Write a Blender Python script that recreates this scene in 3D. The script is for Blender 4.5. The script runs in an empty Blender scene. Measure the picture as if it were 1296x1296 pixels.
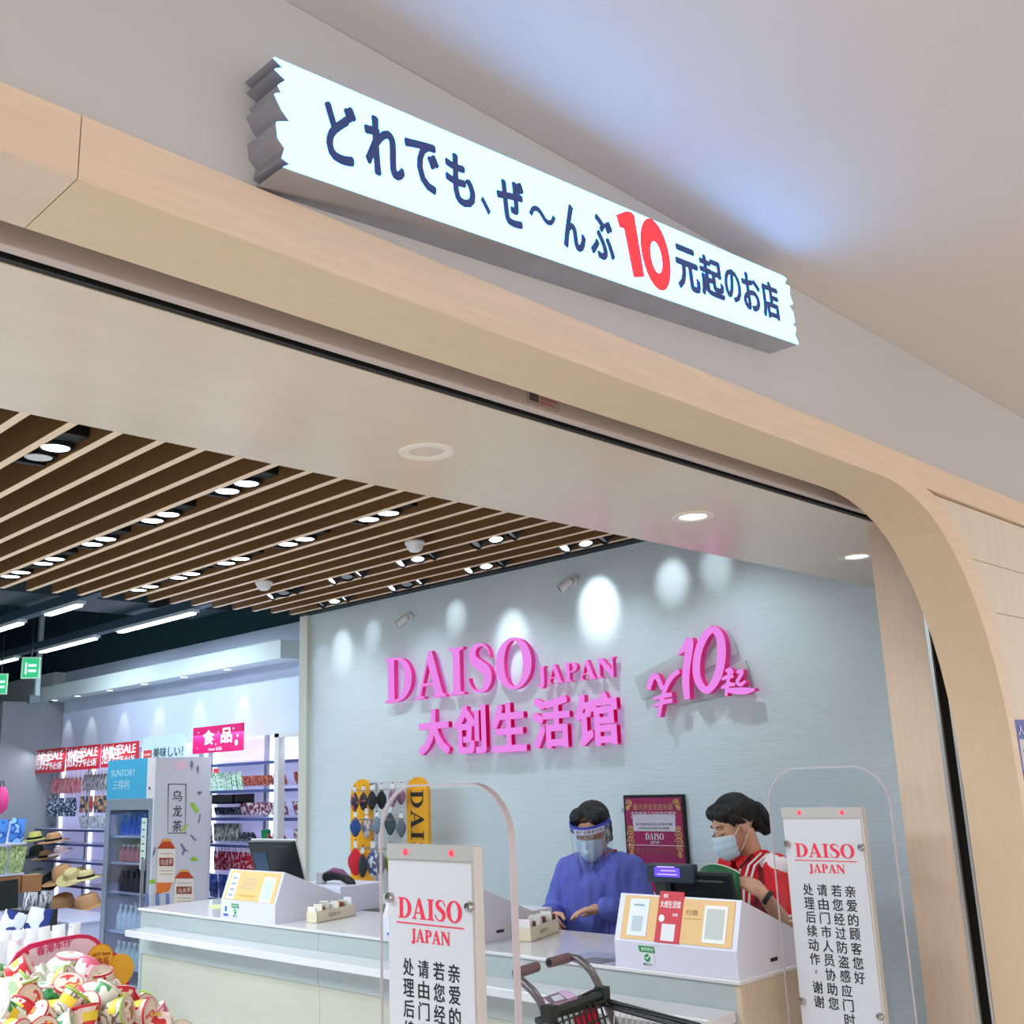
import bpy, bmesh, math, random
from mathutils import Vector, Matrix, Euler
random.seed(7)
sc = bpy.context.scene
C = sc.collection
# ------------------------------------------------------------------ camera
EYE = Vector((0, 0, 1.62))
F = 1340.35
_y, _p, _r = math.radians(45.8955), math.radians(13.8856), math.radians(-2.2395)
FW = Vector((math.sin(_y)*math.cos(_p), math.cos(_y)*math.cos(_p), math.sin(_p)))
_rt = Vector((math.cos(_y), -math.sin(_y), 0)); _up = _rt.cross(FW)
RT = _rt*math.cos(_r) + _up*math.sin(_r)
UP = _up*math.cos(_r) - _rt*math.sin(_r)
cd = bpy.data.cameras.new('camera'); cam = bpy.data.objects.new('camera', cd); C.objects.link(cam)
cd.sensor_width = 36; cd.lens = F/1296*36; cd.clip_start = .05; cd.clip_end = 100
cam.matrix_world = Matrix(((RT.x, UP.x, -FW.x, EYE.x), (RT.y, UP.y, -FW.y, EYE.y), (RT.z, UP.z, -FW.z, EYE.z), (0, 0, 0, 1)))
sc.camera = cam

def PX(u, v, ax, val):
    """point of the room seen at (u, v) on the plane x/y/z = val (metres from the floor)"""
    d = FW + RT*(u-648)/F + UP*(648-v)/F
    return EYE + d*((val-EYE[ax])/d[ax])

# ------------------------------------------------------------------ view, world, large lights
vs = sc.view_settings
vs.view_transform = 'Standard'; vs.look = 'None'; vs.gamma = 1; vs.use_curve_mapping = False
vs.exposure = 0.0
w = bpy.data.worlds.new('world'); sc.world = w; w.use_nodes = True
w.node_tree.nodes['Background'].inputs[0].default_value = (1.0, .93, .87, 1)
w.node_tree.nodes['Background'].inputs[1].default_value = 1.85

def area(name, loc, size, energy, color, rot=(0, 0, 0), spread=180):
    l = bpy.data.lights.new(name, 'AREA'); l.shape = 'RECTANGLE'; l.size, l.size_y = size
    l.energy = energy; l.color = color; l.spread = math.radians(spread)
    o = bpy.data.objects.new(name, l); C.objects.link(o); o.location = loc; o.rotation_euler = rot
    return o
def spot(name, loc, target, energy, color, deg, blend=.5, r=.03):
    l = bpy.data.lights.new(name, 'SPOT'); l.energy = energy; l.color = color
    l.spot_size = math.radians(deg); l.spot_blend = blend; l.shadow_soft_size = r
    o = bpy.data.objects.new(name, l); C.objects.link(o); o.location = loc
    o.rotation_euler = (Vector(target)-Vector(loc)).to_track_quat('-Z', 'Y').to_euler()
    return o
# unseen fill lights added left in the shop and behind the camera
area('shop_fill_light', (.1, 5.2, 2.8), (1.6, 5), 260, (.76, .91, 1.0))
area('mall_fill_light', (-1.5, -3.0, 2.8), (4, 2.5), 60, (1.0, .90, .80))

# ------------------------------------------------------------------ materials
def lin(c):
    return tuple((x/12.92 if x <= .04045 else ((x+.055)/1.055)**2.4) for x in c)
def rgb(r, g, b):
    return lin((r/255, g/255, b/255)) + (1,)
MATS = {}
def mat(name, col, rough=.5, metal=0, spec=.5, emit=None, es=0, noise=None, bump=None, alpha=None, trans=0, ior=1.45, coat=0):
    """noise=(scale, amount, stretch xyz) colour grain; bump=(scale, strength, stretch)"""
    if name in MATS: return MATS[name]
    m = bpy.data.materials.new(name); m.use_nodes = True
    nt = m.node_tree; b = nt.nodes['Principled BSDF']
    b.inputs['Base Color'].default_value = col
    b.inputs['Roughness'].default_value = rough; b.inputs['Metallic'].default_value = metal
    b.inputs['Specular IOR Level'].default_value = spec; b.inputs['IOR'].default_value = ior
    b.inputs['Transmission Weight'].default_value = trans; b.inputs['Coat Weight'].default_value = coat
    if emit:
        b.inputs['Emission Color'].default_value = emit; b.inputs['Emission Strength'].default_value = es
    if alpha is not None: b.inputs['Alpha'].default_value = alpha
    def tex(scale, stretch):
        tc = nt.nodes.new('ShaderNodeTexCoord'); mp = nt.nodes.new('ShaderNodeMapping'); t = nt.nodes.new('ShaderNodeTexNoise')
        mp.inputs['Scale'].default_value = stretch; t.inputs['Scale'].default_value = scale; t.inputs['Detail'].default_value = 4
        nt.links.new(tc.outputs['Object'], mp.inputs[0]); nt.links.new(mp.outputs[0], t.inputs['Vector'])
        return t
    if noise:
        t = tex(noise[0], noise[2] if len(noise) > 2 else (1, 1, 1))
        r = nt.nodes.new('ShaderNodeValToRGB'); a = noise[1]
        r.color_ramp.elements[0].position = .3; r.color_ramp.elements[1].position = .7
        r.color_ramp.elements[0].color = tuple(x*(1-a) for x in col[:3])+(1,)
        r.color_ramp.elements[1].color = tuple(min(1, x*(1+a)) for x in col[:3])+(1,)
        nt.links.new(t.outputs['Fac'], r.inputs[0]); nt.links.new(r.outputs[0], b.inputs['Base Color'])
    if bump:
        t = tex(bump[0], bump[2] if len(bump) > 2 else (1, 1, 1))
        bp = nt.nodes.new('ShaderNodeBump'); bp.inputs['Strength'].default_value = bump[1]; bp.inputs['Distance'].default_value = .02
        nt.links.new(t.outputs['Fac'], bp.inputs['Height']); nt.links.new(bp.outputs[0], b.inputs['Normal'])
    MATS[name] = m
    return m
def glow(name, col, s):
    if name in MATS: return MATS[name]
    m = bpy.data.materials.new(name); m.use_nodes = True; nt = m.node_tree
    nt.nodes.remove(nt.nodes['Principled BSDF']); e = nt.nodes.new('ShaderNodeEmission')
    e.inputs[0].default_value = col; e.inputs[1].default_value = s
    nt.links.new(e.outputs[0], nt.nodes['Material Output'].inputs[0]); MATS[name] = m
    return m
def col(r, g, b, rough=.5, **k):
    return mat('paint_%d_%d_%d_%d' % (r, g, b, rough*100), rgb(r, g, b), rough, **k)
def clear(name, tint, a=.08):
    """thin clear acrylic: a mix of transparent and glossy"""
    if name in MATS: return MATS[name]
    m = bpy.data.materials.new(name); m.use_nodes = True; nt = m.node_tree
    nt.nodes.remove(nt.nodes['Principled BSDF'])
    tr = nt.nodes.new('ShaderNodeBsdfTransparent'); tr.inputs[0].default_value = tint
    gl = nt.nodes.new('ShaderNodeBsdfGlossy'); gl.inputs['Roughness'].default_value = .03
    mx = nt.nodes.new('ShaderNodeMixShader'); mx.inputs[0].default_value = a
    nt.links.new(tr.outputs[0], mx.inputs[1]); nt.links.new(gl.outputs[0], mx.inputs[2])
    nt.links.new(mx.outputs[0], nt.nodes['Material Output'].inputs[0]); MATS[name] = m
    return m

# ------------------------------------------------------------------ mesh helpers
def basis(d, hint=Vector((0, 0, 1))):
    d = d.normalized()
    if abs(d.dot(hint)) > .98: hint = Vector((1, 0, 0))
    a = d.cross(hint).normalized(); return a, a.cross(d), d
class MB:
    def __init__(s): s.v = []; s.f = []; s.m = []; s.k = 0
    def add(s, vs, fs, k=None):
        n = len(s.v); s.v += [tuple(p) for p in vs]; s.f += [tuple(i+n for i in f) for f in fs]
        s.m += [s.k if k is None else k]*len(fs); return s
    def box(s, x0, y0, z0, x1, y1, z1, k=None, M=None):
        vs = [Vector(p) for p in ((x0, y0, z0), (x1, y0, z0), (x1, y1, z0), (x0, y1, z0), (x0, y0, z1), (x1, y0, z1), (x1, y1, z1), (x0, y1, z1))]
        if M: vs = [M @ p for p in vs]
        return s.add(vs, [(0, 3, 2, 1), (4, 5, 6, 7), (0, 1, 5, 4), (1, 2, 6, 5), (2, 3, 7, 6), (3, 0, 4, 7)], k)
    def prism(s, poly, fn, k=None, kcap=None):
        """poly: 2-D outline; fn(u, v, t) -> point, t 0 front .. 1 back"""
        n = len(poly); vs = [fn(u, v, 0) for u, v in poly] + [fn(u, v, 1) for u, v in poly]
        s.add(vs, [tuple(range(n)), tuple(range(2*n-1, n-1, -1))], kcap if kcap is not None else k)
        b = len(s.v)-2*n
        for i in range(n):
            j = (i+1) % n; s.f.append((b+i, b+n+i, b+n+j, b+j)); s.m.append(s.k if k is None else k)
        return s
    def ring(s, a, b, c, r, n, ph=0): return [c + a*(r*math.cos(ph+2*math.pi*i/n)) + b*(r*math.sin(ph+2*math.pi*i/n)) for i in range(n)]
    def cyl(s, p0, p1, r0, r1=None, n=12, k=None, cap=True):
        p0, p1 = Vector(p0), Vector(p1); r1 = r0 if r1 is None else r1; a, b, d = basis(p1-p0)
        vs = s.ring(a, b, p0, r0, n) + s.ring(a, b, p1, r1, n)
        fs = [(i, (i+1) % n, n+(i+1) % n, n+i) for i in range(n)]
        if cap: fs += [tuple(range(n-1, -1, -1)), tuple(range(n, 2*n))]
        return s.add(vs, fs, k)
    def tube(s, pts, r, n=8, k=None, cap=True, flat=1):
        pts = [Vector(p) for p in pts]; rs = r if isinstance(r, (list, tuple)) else [r]*len(pts)
        vs = []; fs = []; hint = None
        for i, p in enumerate(pts):
            d = (pts[min(i+1, len(pts)-1)] - pts[max(i-1, 0)]).normalized()
            if hint is None: a, b, _ = basis(d)
            else: a = (hint - d*hint.dot(d)).normalized(); b = a.cross(d)
            hint = a
            vs += [p + a*(rs[i]*math.cos(2*math.pi*j/n)) + b*(flat*rs[i]*math.sin(2*math.pi*j/n)) for j in range(n)]
            if i: fs += [((i-1)*n+j, (i-1)*n+(j+1) % n, i*n+(j+1) % n, i*n+j) for j in range(n)]
        if cap: fs += [tuple(range(n-1, -1, -1)), tuple((len(pts)-1)*n+j for j in range(n))]
        return s.add(vs, fs, k)
    def lathe(s, prof, n=16, M=None, k=None, ks=None, caps=True):
        vs = []; fs = []; M = M or Matrix()
        for r, z in prof: vs += [M @ Vector((r*math.cos(2*math.pi*j/n), r*math.sin(2*math.pi*j/n), z)) for j in range(n)]
        for i in range(len(prof)-1):
            ff = [(i*n+j, i*n+(j+1) % n, (i+1)*n+(j+1) % n, (i+1)*n+j) for j in range(n)]
            fs += ff
        b = len(s.v); s.v += [tuple(p) for p in vs]
        for q, f in enumerate(fs):
            s.f.append(tuple(i+b for i in f)); s.m.append(ks[q//n] if ks else (s.k if k is None else k))
        if not caps: return s
        s.f.append(tuple(b+j for j in range(n-1, -1, -1))); s.m.append(ks[0] if ks else (s.k if k is None else k))
        s.f.append(tuple(b+(len(prof)-1)*n+j for j in range(n))); s.m.append(ks[-1] if ks else (s.k if k is None else k))
        return s
    def ell(s, c, r, n=16, h=10, M=None, k=None):
        c = Vector(c); M = M or Matrix.Identity(3)
        vs = [c + M @ Vector((0, 0, -r[2]))]
        for i in range(1, h):
            t = -math.pi/2 + math.pi*i/h
            vs += [c + M @ Vector((r[0]*math.cos(t)*math.cos(2*math.pi*j/n), r[1]*math.cos(t)*math.sin(2*math.pi*j/n), r[2]*math.sin(t))) for j in range(n)]
        vs.append(c + M @ Vector((0, 0, r[2]))); L = len(vs)-1
        fs = [(0, 1+(j+1) % n, 1+j) for j in range(n)]
        for i in range(h-2): fs += [(1+i*n+j, 1+i*n+(j+1) % n, 1+(i+1)*n+(j+1) % n, 1+(i+1)*n+j) for j in range(n)]
        fs += [(L, 1+(h-2)*n+j, 1+(h-2)*n+(j+1) % n) for j in range(n)]
        return s.add(vs, fs, k)
    def cap(s, p0, r0, p1, r1, n=14):
        """tapered capsule"""
        p0, p1 = Vector(p0), Vector(p1); a, b, d = basis(p1-p0); pr = []
        L = (p1-p0).length; A = math.pi/2
        for i in range(0, 6): t = A*i/5; pr.append((max(r0*math.sin(t), r0*.02), -r0*math.cos(t)))
        for i in range(0, 6): t = A*i/5; pr.append((max(r1*math.cos(t), r1*.02), L+r1*math.sin(t)))
        M = Matrix((( a.x, b.x, d.x, p0.x), (a.y, b.y, d.y, p0.y), (a.z, b.z, d.z, p0.z), (0, 0, 0, 1)))
        return s.lathe(pr, n, M)
    def build(s, name, mats, parent=None, smooth=False, bevel=0, loc=None, fix=True):
        me = bpy.data.meshes.new(name); me.from_pydata(s.v, [], s.f)
        if not isinstance(mats, (list, tuple)): mats = [mats]
        for m in mats: me.materials.append(m)
        me.polygons.foreach_set('material_index', s.m)
        if fix:
            bm = bmesh.new(); bm.from_mesh(me); bmesh.ops.recalc_face_normals(bm, faces=bm.faces); bm.to_mesh(me); bm.free()
        if smooth:
            me.polygons.foreach_set('use_smooth', [True]*len(me.polygons))
            if smooth != 'all': me.set_sharp_from_angle(angle=math.radians(40))
        me.update()
        o = bpy.data.objects.new(name, me); C.objects.link(o); o.parent = parent
        if loc: o.location = loc
        if bevel:
            b = o.modifiers.new('bevel', 'BEVEL'); b.width = bevel; b.segments = 2; b.limit_method = 'ANGLE'
        return o
def tag(o, label=None, cat=None, group=None, kind=None):
    if label: o['label'] = label
    if cat: o['category'] = cat
    if group: o['group'] = group
    if kind: o['kind'] = kind
    return o
def thing(name, label, cat, loc=(0, 0, 0), rz=0, group=None):
    o = bpy.data.objects.new(name, None); C.objects.link(o); o.location = loc; o.rotation_euler = (0, 0, rz)
    o.empty_display_size = .05
    return tag(o, label, cat, group)
def struct(name, mb, m, **k): return tag(mb.build(name, m, **k), kind='structure')
def children(o): return [c for c in bpy.data.objects if c.parent == o]
def dup(o, loc=None, rot=None, label=None, group=None, parent=None, kids=None):
    c = o.copy(); C.objects.link(c)
    if parent is not None: c.parent = parent
    if loc is not None: c.location = loc
    if rot is not None: c.rotation_euler = rot
    if label: c['label'] = label
    if group: c['group'] = group
    for ch in (kids if kids is not None else children(o)):
        dup(ch, parent=c)
    return c
# text: built with the font that ships with Blender, fitted into a box (w x h), returned as vertices/faces
_tc = {}
def textmesh(s, bold=0, spacing=1.0, depth=1.0):
    key = (s, bold, spacing)
    if key in _tc: return _tc[key]
    cu = bpy.data.curves.new('text', 'FONT'); cu.body = s; cu.offset = bold; cu.space_character = spacing; cu.extrude = .5; cu.resolution_u = 3
    o = bpy.data.objects.new('text', cu); C.objects.link(o); bpy.context.view_layer.update()
    me = bpy.data.meshes.new_from_object(o.evaluated_get(bpy.context.evaluated_depsgraph_get()))
    V = [v.co.copy() for v in me.vertices]; Fs = [tuple(p.vertices) for p in me.polygons]
    bpy.data.objects.remove(o); bpy.data.curves.remove(cu); bpy.data.meshes.remove(me)
    x0, x1 = min(v.x for v in V), max(v.x for v in V); y0, y1 = min(v.y for v in V), max(v.y for v in V)
    V = [Vector(((v.x-x0)/(x1-x0), (v.y-y0)/(y1-y0), v.z+.5)) for v in V]
    _tc[key] = (V, Fs); return _tc[key]
def put_text(name, s, m, parent, O, U, W, w, h, d=.001, bold=0, spacing=1.0, label=None):
    """text s inside the rectangle O + U*w + W*h, standing d proud of it"""
    V, Fs = textmesh(s, 0, spacing); O, U, W = Vector(O), Vector(U).normalized(), Vector(W).normalized(); N = U.cross(W)
    mb = MB(); b = bold*h
    for i, (e, g) in enumerate(((0, 0), (1, 0), (-1, 0), (0, 1), (0, -1), (.7, .7), (-.7, .7), (.7, -.7), (-.7, -.7)) if bold else ((0, 0),)):
        mb.add([O + U*(b+v.x*(w-2*b)+e*b) + W*(b+v.y*(h-2*b)+g*b) + N*(v.z*d*(1-.06*i)) for v in V], Fs)
    return tag(mb.build(name, m, parent, fix=False), label)
# serif capitals drawn as outlines, cap height 1
def arc(cx, cy, rx, ry, a0, a1, n=14):
    return [(cx+rx*math.cos(math.radians(a0+(a1-a0)*i/n)), cy+ry*math.sin(math.radians(a0+(a1-a0)*i/n))) for i in range(n+1)]
def stroke(pts):
    def cr(p0, p1, p2, p3, t): return tuple(.5*((2*b)+(-a+c)*t+(2*a-5*b+4*c-e)*t*t+(-a+3*b-3*c+e)*t**3) for a, b, c, e in zip(p0, p1, p2, p3))
    P = []
    for i in range(len(pts)-1):
        for q in range(4): P.append(cr(pts[max(i-1, 0)], pts[i], pts[i+1], pts[min(i+2, len(pts)-1)], q/4))
    P.append(pts[-1]); L, R_ = [], []
    for i, p in enumerate(P):
        a, b = P[max(i-1, 0)], P[min(i+1, len(P)-1)]; dx, dy = b[0]-a[0], b[1]-a[1]; n = math.hypot(dx, dy) or 1
        L.append((p[0]-dy/n*p[2], p[1]+dx/n*p[2])); R_.append((p[0]+dy/n*p[2], p[1]-dx/n*p[2]))
    return L + R_[::-1]
GL = {
 'I': (.42, [[(0, 0), (.42, 0), (.42, .045), (.31, .075), (.31, .925), (.42, .955), (.42, 1), (0, 1), (0, .955), (.11, .925), (.11, .075), (0, .045)]]),
 'D': (.84, [[(0, 0), (.36, 0)]+arc(.36, .5, .48, .5, -80, 80)+[(.36, 1), (0, 1), (0, .955), (.1, .925), (.1, .075), (0, .045)], [(.3, .06)]+arc(.34, .5, .28, .44, -88, 88)+[(.3, .94)]]),
 'O': (.9, [arc(.45, .5, .45, .52, 0, 345, 30), arc(.45, .5, .235, .46, 0, 345, 26)]),
 'A': (.9, [[(0, 0), (.28, 0), (.28, .045), (.18, .075), (.235, .27), (.53, .27), (.59, .075), (.5, .045), (.5, 0), (.9, 0), (.9, .045), (.81, .075), (.51, 1.02), (.41, 1.02), (.1, .075), (0, .045)], [(.25, .33), (.515, .33), (.385, .76)]]),
 'S': (.66, [stroke([(.6, .70, .012), (.56, .86, .022), (.42, .975, .028), (.26, .96, .05), (.15, .84, .085), (.18, .68, .1), (.34, .55, .11), (.5, .42, .11), (.54, .25, .1), (.46, .08, .065), (.3, .02, .03), (.14, .07, .025), (.05, .2, .02), (.03, .32, .012)])]),
 'J': (.5, [[(.14, 1), (.5, 1), (.5, .955), (.42, .925), (.42, .12)]+arc(.24, .08, .18, .28, 0, -130, 8)+[(.0, .0), (.05, .05), (.12, -.02), (.2, .02), (.22, .12), (.22, .925), (.14, .955)]]),
 'P': (.72, [[(0, 0), (.42, 0), (.42, .045), (.31, .075), (.31, .46), (.38, .46)]+arc(.38, .73, .34, .27, -90, 90)+[(0, 1), (0, .955), (.11, .925), (.11, .075), (0, .045)], [(.31, .52)]+arc(.33, .73, .18, .21, -90, 90, 10)+[(.31, .94)]]),
 'N': (.92, [[(0, 0), (.26, 0), (.26, .045), (.17, .075), (.17, .78), (.72, -.02), (.82, -.02), (.82, .925), (.92, .955), (.92, 1), (.65, 1), (.65, .955), (.75, .925), (.75, .36), (.3, 1), (0, 1), (0, .955), (.1, .925), (.1, .075), (0, .045)]]),
}
_gc = {}
def glyph(ch, depth=.5):
    if ch in _gc: return _gc[ch]
    cu = bpy.data.curves.new('g', 'CURVE'); cu.dimensions = '2D'; cu.fill_mode = 'BOTH'; cu.extrude = .5
    for cn in GL[ch][1]:
        s = cu.splines.new('POLY'); s.points.add(len(cn)-1)
        for p, q in zip(s.points, cn): p.co = (q[0], q[1], 0, 1)
        s.use_cyclic_u = True
    o = bpy.data.objects.new('g', cu); C.objects.link(o); bpy.context.view_layer.update()
    me = bpy.data.meshes.new_from_object(o.evaluated_get(bpy.context.evaluated_depsgraph_get()))
    r = ([v.co + Vector((0, 0, .5)) for v in me.vertices], [tuple(p.vertices) for p in me.polygons])
    bpy.data.objects.remove(o); bpy.data.curves.remove(cu); bpy.data.meshes.remove(me)
    _gc[ch] = r; return r
def serif(name, word, m, parent, O, U, W, w, h, d, gap=.07, each=False, k2=None, labels=None):
    """serif capitals; each=True makes every letter its own part"""
    O, U, W = Vector(O), Vector(U).normalized(), Vector(W).normalized(); N = U.cross(W)
    tot = sum(GL[c][0] for c in word)+gap*(len(word)-1); x = 0; mb = MB(); out = []
    for i, c in enumerate(word):
        V, Fs = glyph(c)
        if each: mb = MB()
        ks = [0]*len(Fs)
        if k2:
            ks = [1 if max(V[q].z for q in f)-min(V[q].z for q in f) > .5 else 0 for f in Fs]
        b = len(mb.v); mb.v += [tuple(O + U*((v.x+x)/tot*w) + W*(v.y*h) + N*(v.z*d)) for v in V]
        mb.f += [tuple(q+b for q in f) for f in Fs]; mb.m += ks
        x += GL[c][0]+gap
        if each: out.append(tag(mb.build(name, [m, k2] if k2 else m, parent, fix=False), labels[i] if labels else None))
    if not each: out.append(mb.build(name, [m, k2] if k2 else m, parent, fix=False))
    return out
X_, Y_, Z_ = Vector((1, 0, 0)), Vector((0, 1, 0)), Vector((0, 0, 1))
# ================================================================== the setting
wood_face = mat('maple_veneer', rgb(220, 198, 176), .5, noise=(6, .05, (1, 1, 14)), bump=(9, .03, (1, 1, 20)))
wood_rev_lit = mat('maple_veneer_lit_reveal', rgb(218, 194, 164), .5, noise=(6, .018, (2, 8, 2)))  # golden cast of the light on the reveal put into its colour
wood_post = mat('maple_veneer_upright', rgb(214, 192, 172), .5, noise=(7, .05, (14, 14, 1)), bump=(9, .03, (20, 20, 1)))
m_fascia = mat('fascia_plaster', rgb(190, 189, 190), .75, noise=(1.5, .02), bump=(30, .02))
m_ceil = mat('mall_ceiling_paint', rgb(212, 203, 197), .8, noise=(.8, .015))
m_soffit = mat('soffit_board', rgb(214, 198, 178), .17, noise=(3, .02, (1, 6, 1)), spec=.4)
m_blue = mat('pale_textured_wallcovering', rgb(204, 218, 225), .45, noise=(5, .03, (1, 1, 16)), bump=(14, .22, (1, .8, 22)))
m_white = mat('white_paint', rgb(222, 224, 226), .5)
m_dark = mat('void_paint', rgb(26, 58, 70), .8)
m_black = mat('black_metal', rgb(12, 14, 15), .6)
m_alu = mat('brushed_aluminium', rgb(200, 200, 200), .3, 1)
m_floor = mat('floor_tile', rgb(228, 225, 220), .3, noise=(2, .03))
YF = 1.243
struct('floor', MB().box(-6, -6, -.12, 9, 17, 0), m_floor)
struct('ceiling', MB().box(-6, -6, 2.835, 9, 1.40, 2.95), m_ceil)
struct('wall_front', MB().box(-6, YF, 2.48, 9, 1.40, 2.834), m_fascia)
# portal frame: face band, arch and reveal
inner = [(2.715, 2.385), (2.80, 2.383), (2.88, 2.372), (2.96, 2.352), (3.04, 2.322), (3.12, 2.276), (3.185, 2.22), (3.245, 2.155), (3.30, 2.075), (3.345, 1.99), (3.38, 1.90), (3.41, 1.79), (3.427, 1.66), (3.432, 1.52), (3.432, 0)]
outer = [(3.478, 0), (3.478, 1.55), (3.474, 1.70), (3.462, 1.84), (3.44, 1.96), (3.41, 2.06), (3.37, 2.145), (3.318, 2.22), (3.255, 2.29), (3.185, 2.345), (3.11, 2.382), (3.04, 2.396), (9, 2.396), (9, 2.478)]
po = tag(bpy.data.objects.new('trim_1', None), kind='structure'); C.objects.link(po)
fn = lambda u, v, t: (u, (1.236, 1.405)[t], v)
JX = .495
MB().prism([(JX+.0015, 2.385)]+inner+outer+[(JX+.0015, 2.478)], fn, k=1, kcap=0).build('portal_board', [wood_face, wood_rev_lit], po)
MB().box(-6, 1.236, 2.385, JX, 1.405, 2.478).build('portal_board', [wood_face], po)
# cream cladding right of the portal
pan = [(a+.002, b) for a, b in outer[:11]]+[(3.045, 2.392), (9, 2.392), (9, 0)]
struct('wall_right_cladding', MB().prism(pan, lambda u, v, t: (u, (1.25, 1.405)[t], v)), mat('cream_cladding', rgb(214, 203, 188), .5, noise=(3, .03, (10, 10, 1))))
cl = bpy.data.objects['wall_right_cladding']; cl.name = 'wall_front_cladding'
for z in (2.22, 2.06, 1.2, .4): MB().box(3.2 if z > 2.1 else 3.5, 1.2485, z, 9, 1.2502, z+.002).build('joint', col(150, 130, 108), cl)
struct('wall_jamb', MB().box(3.50, 1.405, 0, 9, 1.615, 2.84), wood_post)
jb = bpy.data.objects['wall_jamb']
MB().box(3.434, 1.459, 0, 3.50, 1.615, 2.40).build('pillar_board', wood_post, jb)
MB().box(3.430, 1.4475, 0, 3.4345, 1.459, 2.40).build('guide_edge', m_alu, jb)
MB().box(3.430, 1.4055, 0, 3.4345, 1.414, 2.3).build('guide_edge', m_alu, jb)
MB().box(3.47, 1.406, 0, 3.50, 1.459, 2.40).build('guide_slot', m_black, jb)
# roller shutter, parked in its slot
sh = thing('roller_shutter', 'grey brown roller shutter parked in the slot over the shop entrance', 'shutter', (0, 1.5, 2.394))
MB().box(-6, -.012, .0, 3.47, .012, .05).build('bottom_rail', mat('shutter_metal', rgb(196, 180, 172), .5, .1), sh, bevel=.002)
MB().box(-6, -.008, .05, 3.47, .010, .42).build('curtain', mat('shutter_metal', rgb(196, 180, 172), .5, .1), sh)
st = MB().box(1.597, -.0146, .008, 1.70, -.0135, .045).build('sticker', col(176, 160, 152), sh, smooth=False)
for i in range(3): MB().box(1.638, -.0152, .0355-.010*i, 1.695-.006*i, -.0146, .040-.010*i).build('sticker_print', (col(60, 50, 50), col(190, 110, 100), col(190, 110, 100))[i], st)
MB().box(1.602, -.0152, .016, 1.630, -.0146, .038).build('sticker_print', col(90, 82, 80), st)
struct('trim_2', MB().box(-6, 1.545, 2.402, 3.47, 1.56, 2.84), m_black)
struct('trim_3', MB().box(-6, 1.405, 2.80, 3.47, 1.56, 2.84), m_black)
# soffit board with downlights
struct('ceiling_soffit', MB().box(-6, 1.56, 2.40, 4.67, 2.207, 2.98), m_soffit)
# shop walls
struct('wall_right', MB().box(4.67, 1.5, 0, 4.80, 6.76, 3.3), m_blue)
struct('trim_4', MB().box(4.635, 6.70, 0, 4.80, 6.80, 2.85), col(205, 206, 196))
struct('trim_5', MB().box(4.575, 2.21, 2.852, 4.669, 6.76, 2.90), m_black)
struct('wall_back', MB().box(5.12, 6.80, 0, 5.25, 12.15, 2.94), mat('washed_wall_paint', rgb(190, 204, 228), .6))
struct('wall_bulkhead', MB().box(4.88, 7.43, 2.612, 5.118, 12.14, 2.765), mat('bulkhead_paint', rgb(196, 212, 214), .6))
struct('wall_bulkhead_far', MB().box(4.88, 12.15, 2.60, 4.95, 17, 2.765), mat('bulkhead_paint', rgb(196, 212, 214), .6))
struct('wall_upper', MB().box(5.13, 6.8, 2.941, 5.3, 17, 4.0), m_dark)
struct('wall_column', MB().box(4.46, 12.16, 0, 5.3, 17, 2.60), mat('column_paint', rgb(136, 143, 150), .6))
struct('wall_far', MB().box(-6, 17, 0, 9, 17.1, 4), m_dark)
struct('wall_upper_far', MB().box(5.0, 12.16, 2.601, 5.3, 17, 2.94), mat('bulkhead_paint', rgb(196, 212, 214), .6))
struct('wall_left', MB().box(-6.1, 1.4, 0, -6, 17, 4), m_white)
struct('ceiling_void', MB().box(-6, 1.41, 3.6, 9, 17.1, 3.7), m_dark)
tag(MB().box(4.80, 1.5, 0, 4.81, 6.76, 3.6).build('wall_behind', m_white), kind='structure')
# slatted ceiling
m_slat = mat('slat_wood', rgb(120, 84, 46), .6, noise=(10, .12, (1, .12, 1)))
m_slatb = mat('slat_lit_bottom', rgb(236, 206, 172), .45, noise=(10, .06, (1, .12, 1)))  # paler copy: light on the slat bottoms put into the wood colour
ce = tag(bpy.data.objects.new('ceiling_slats', None), kind='structure'); C.objects.link(ce)
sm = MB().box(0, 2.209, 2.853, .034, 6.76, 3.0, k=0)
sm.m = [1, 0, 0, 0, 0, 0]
s0 = sm.build('slat', [m_slat, m_slatb], ce)
SX = lambda k: 1.425+.1625*k
for k in range(-14, 20):
    if k == -14: s0.location.x = SX(k)
    else: dup(s0, (SX(k), 0, 0), parent=ce)
MB().box(-2.5, 2.209, 3.001, 4.66, 6.76, 3.03).build('backing_board', mat('slat_backing', rgb(48, 34, 22), .8), ce)
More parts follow.
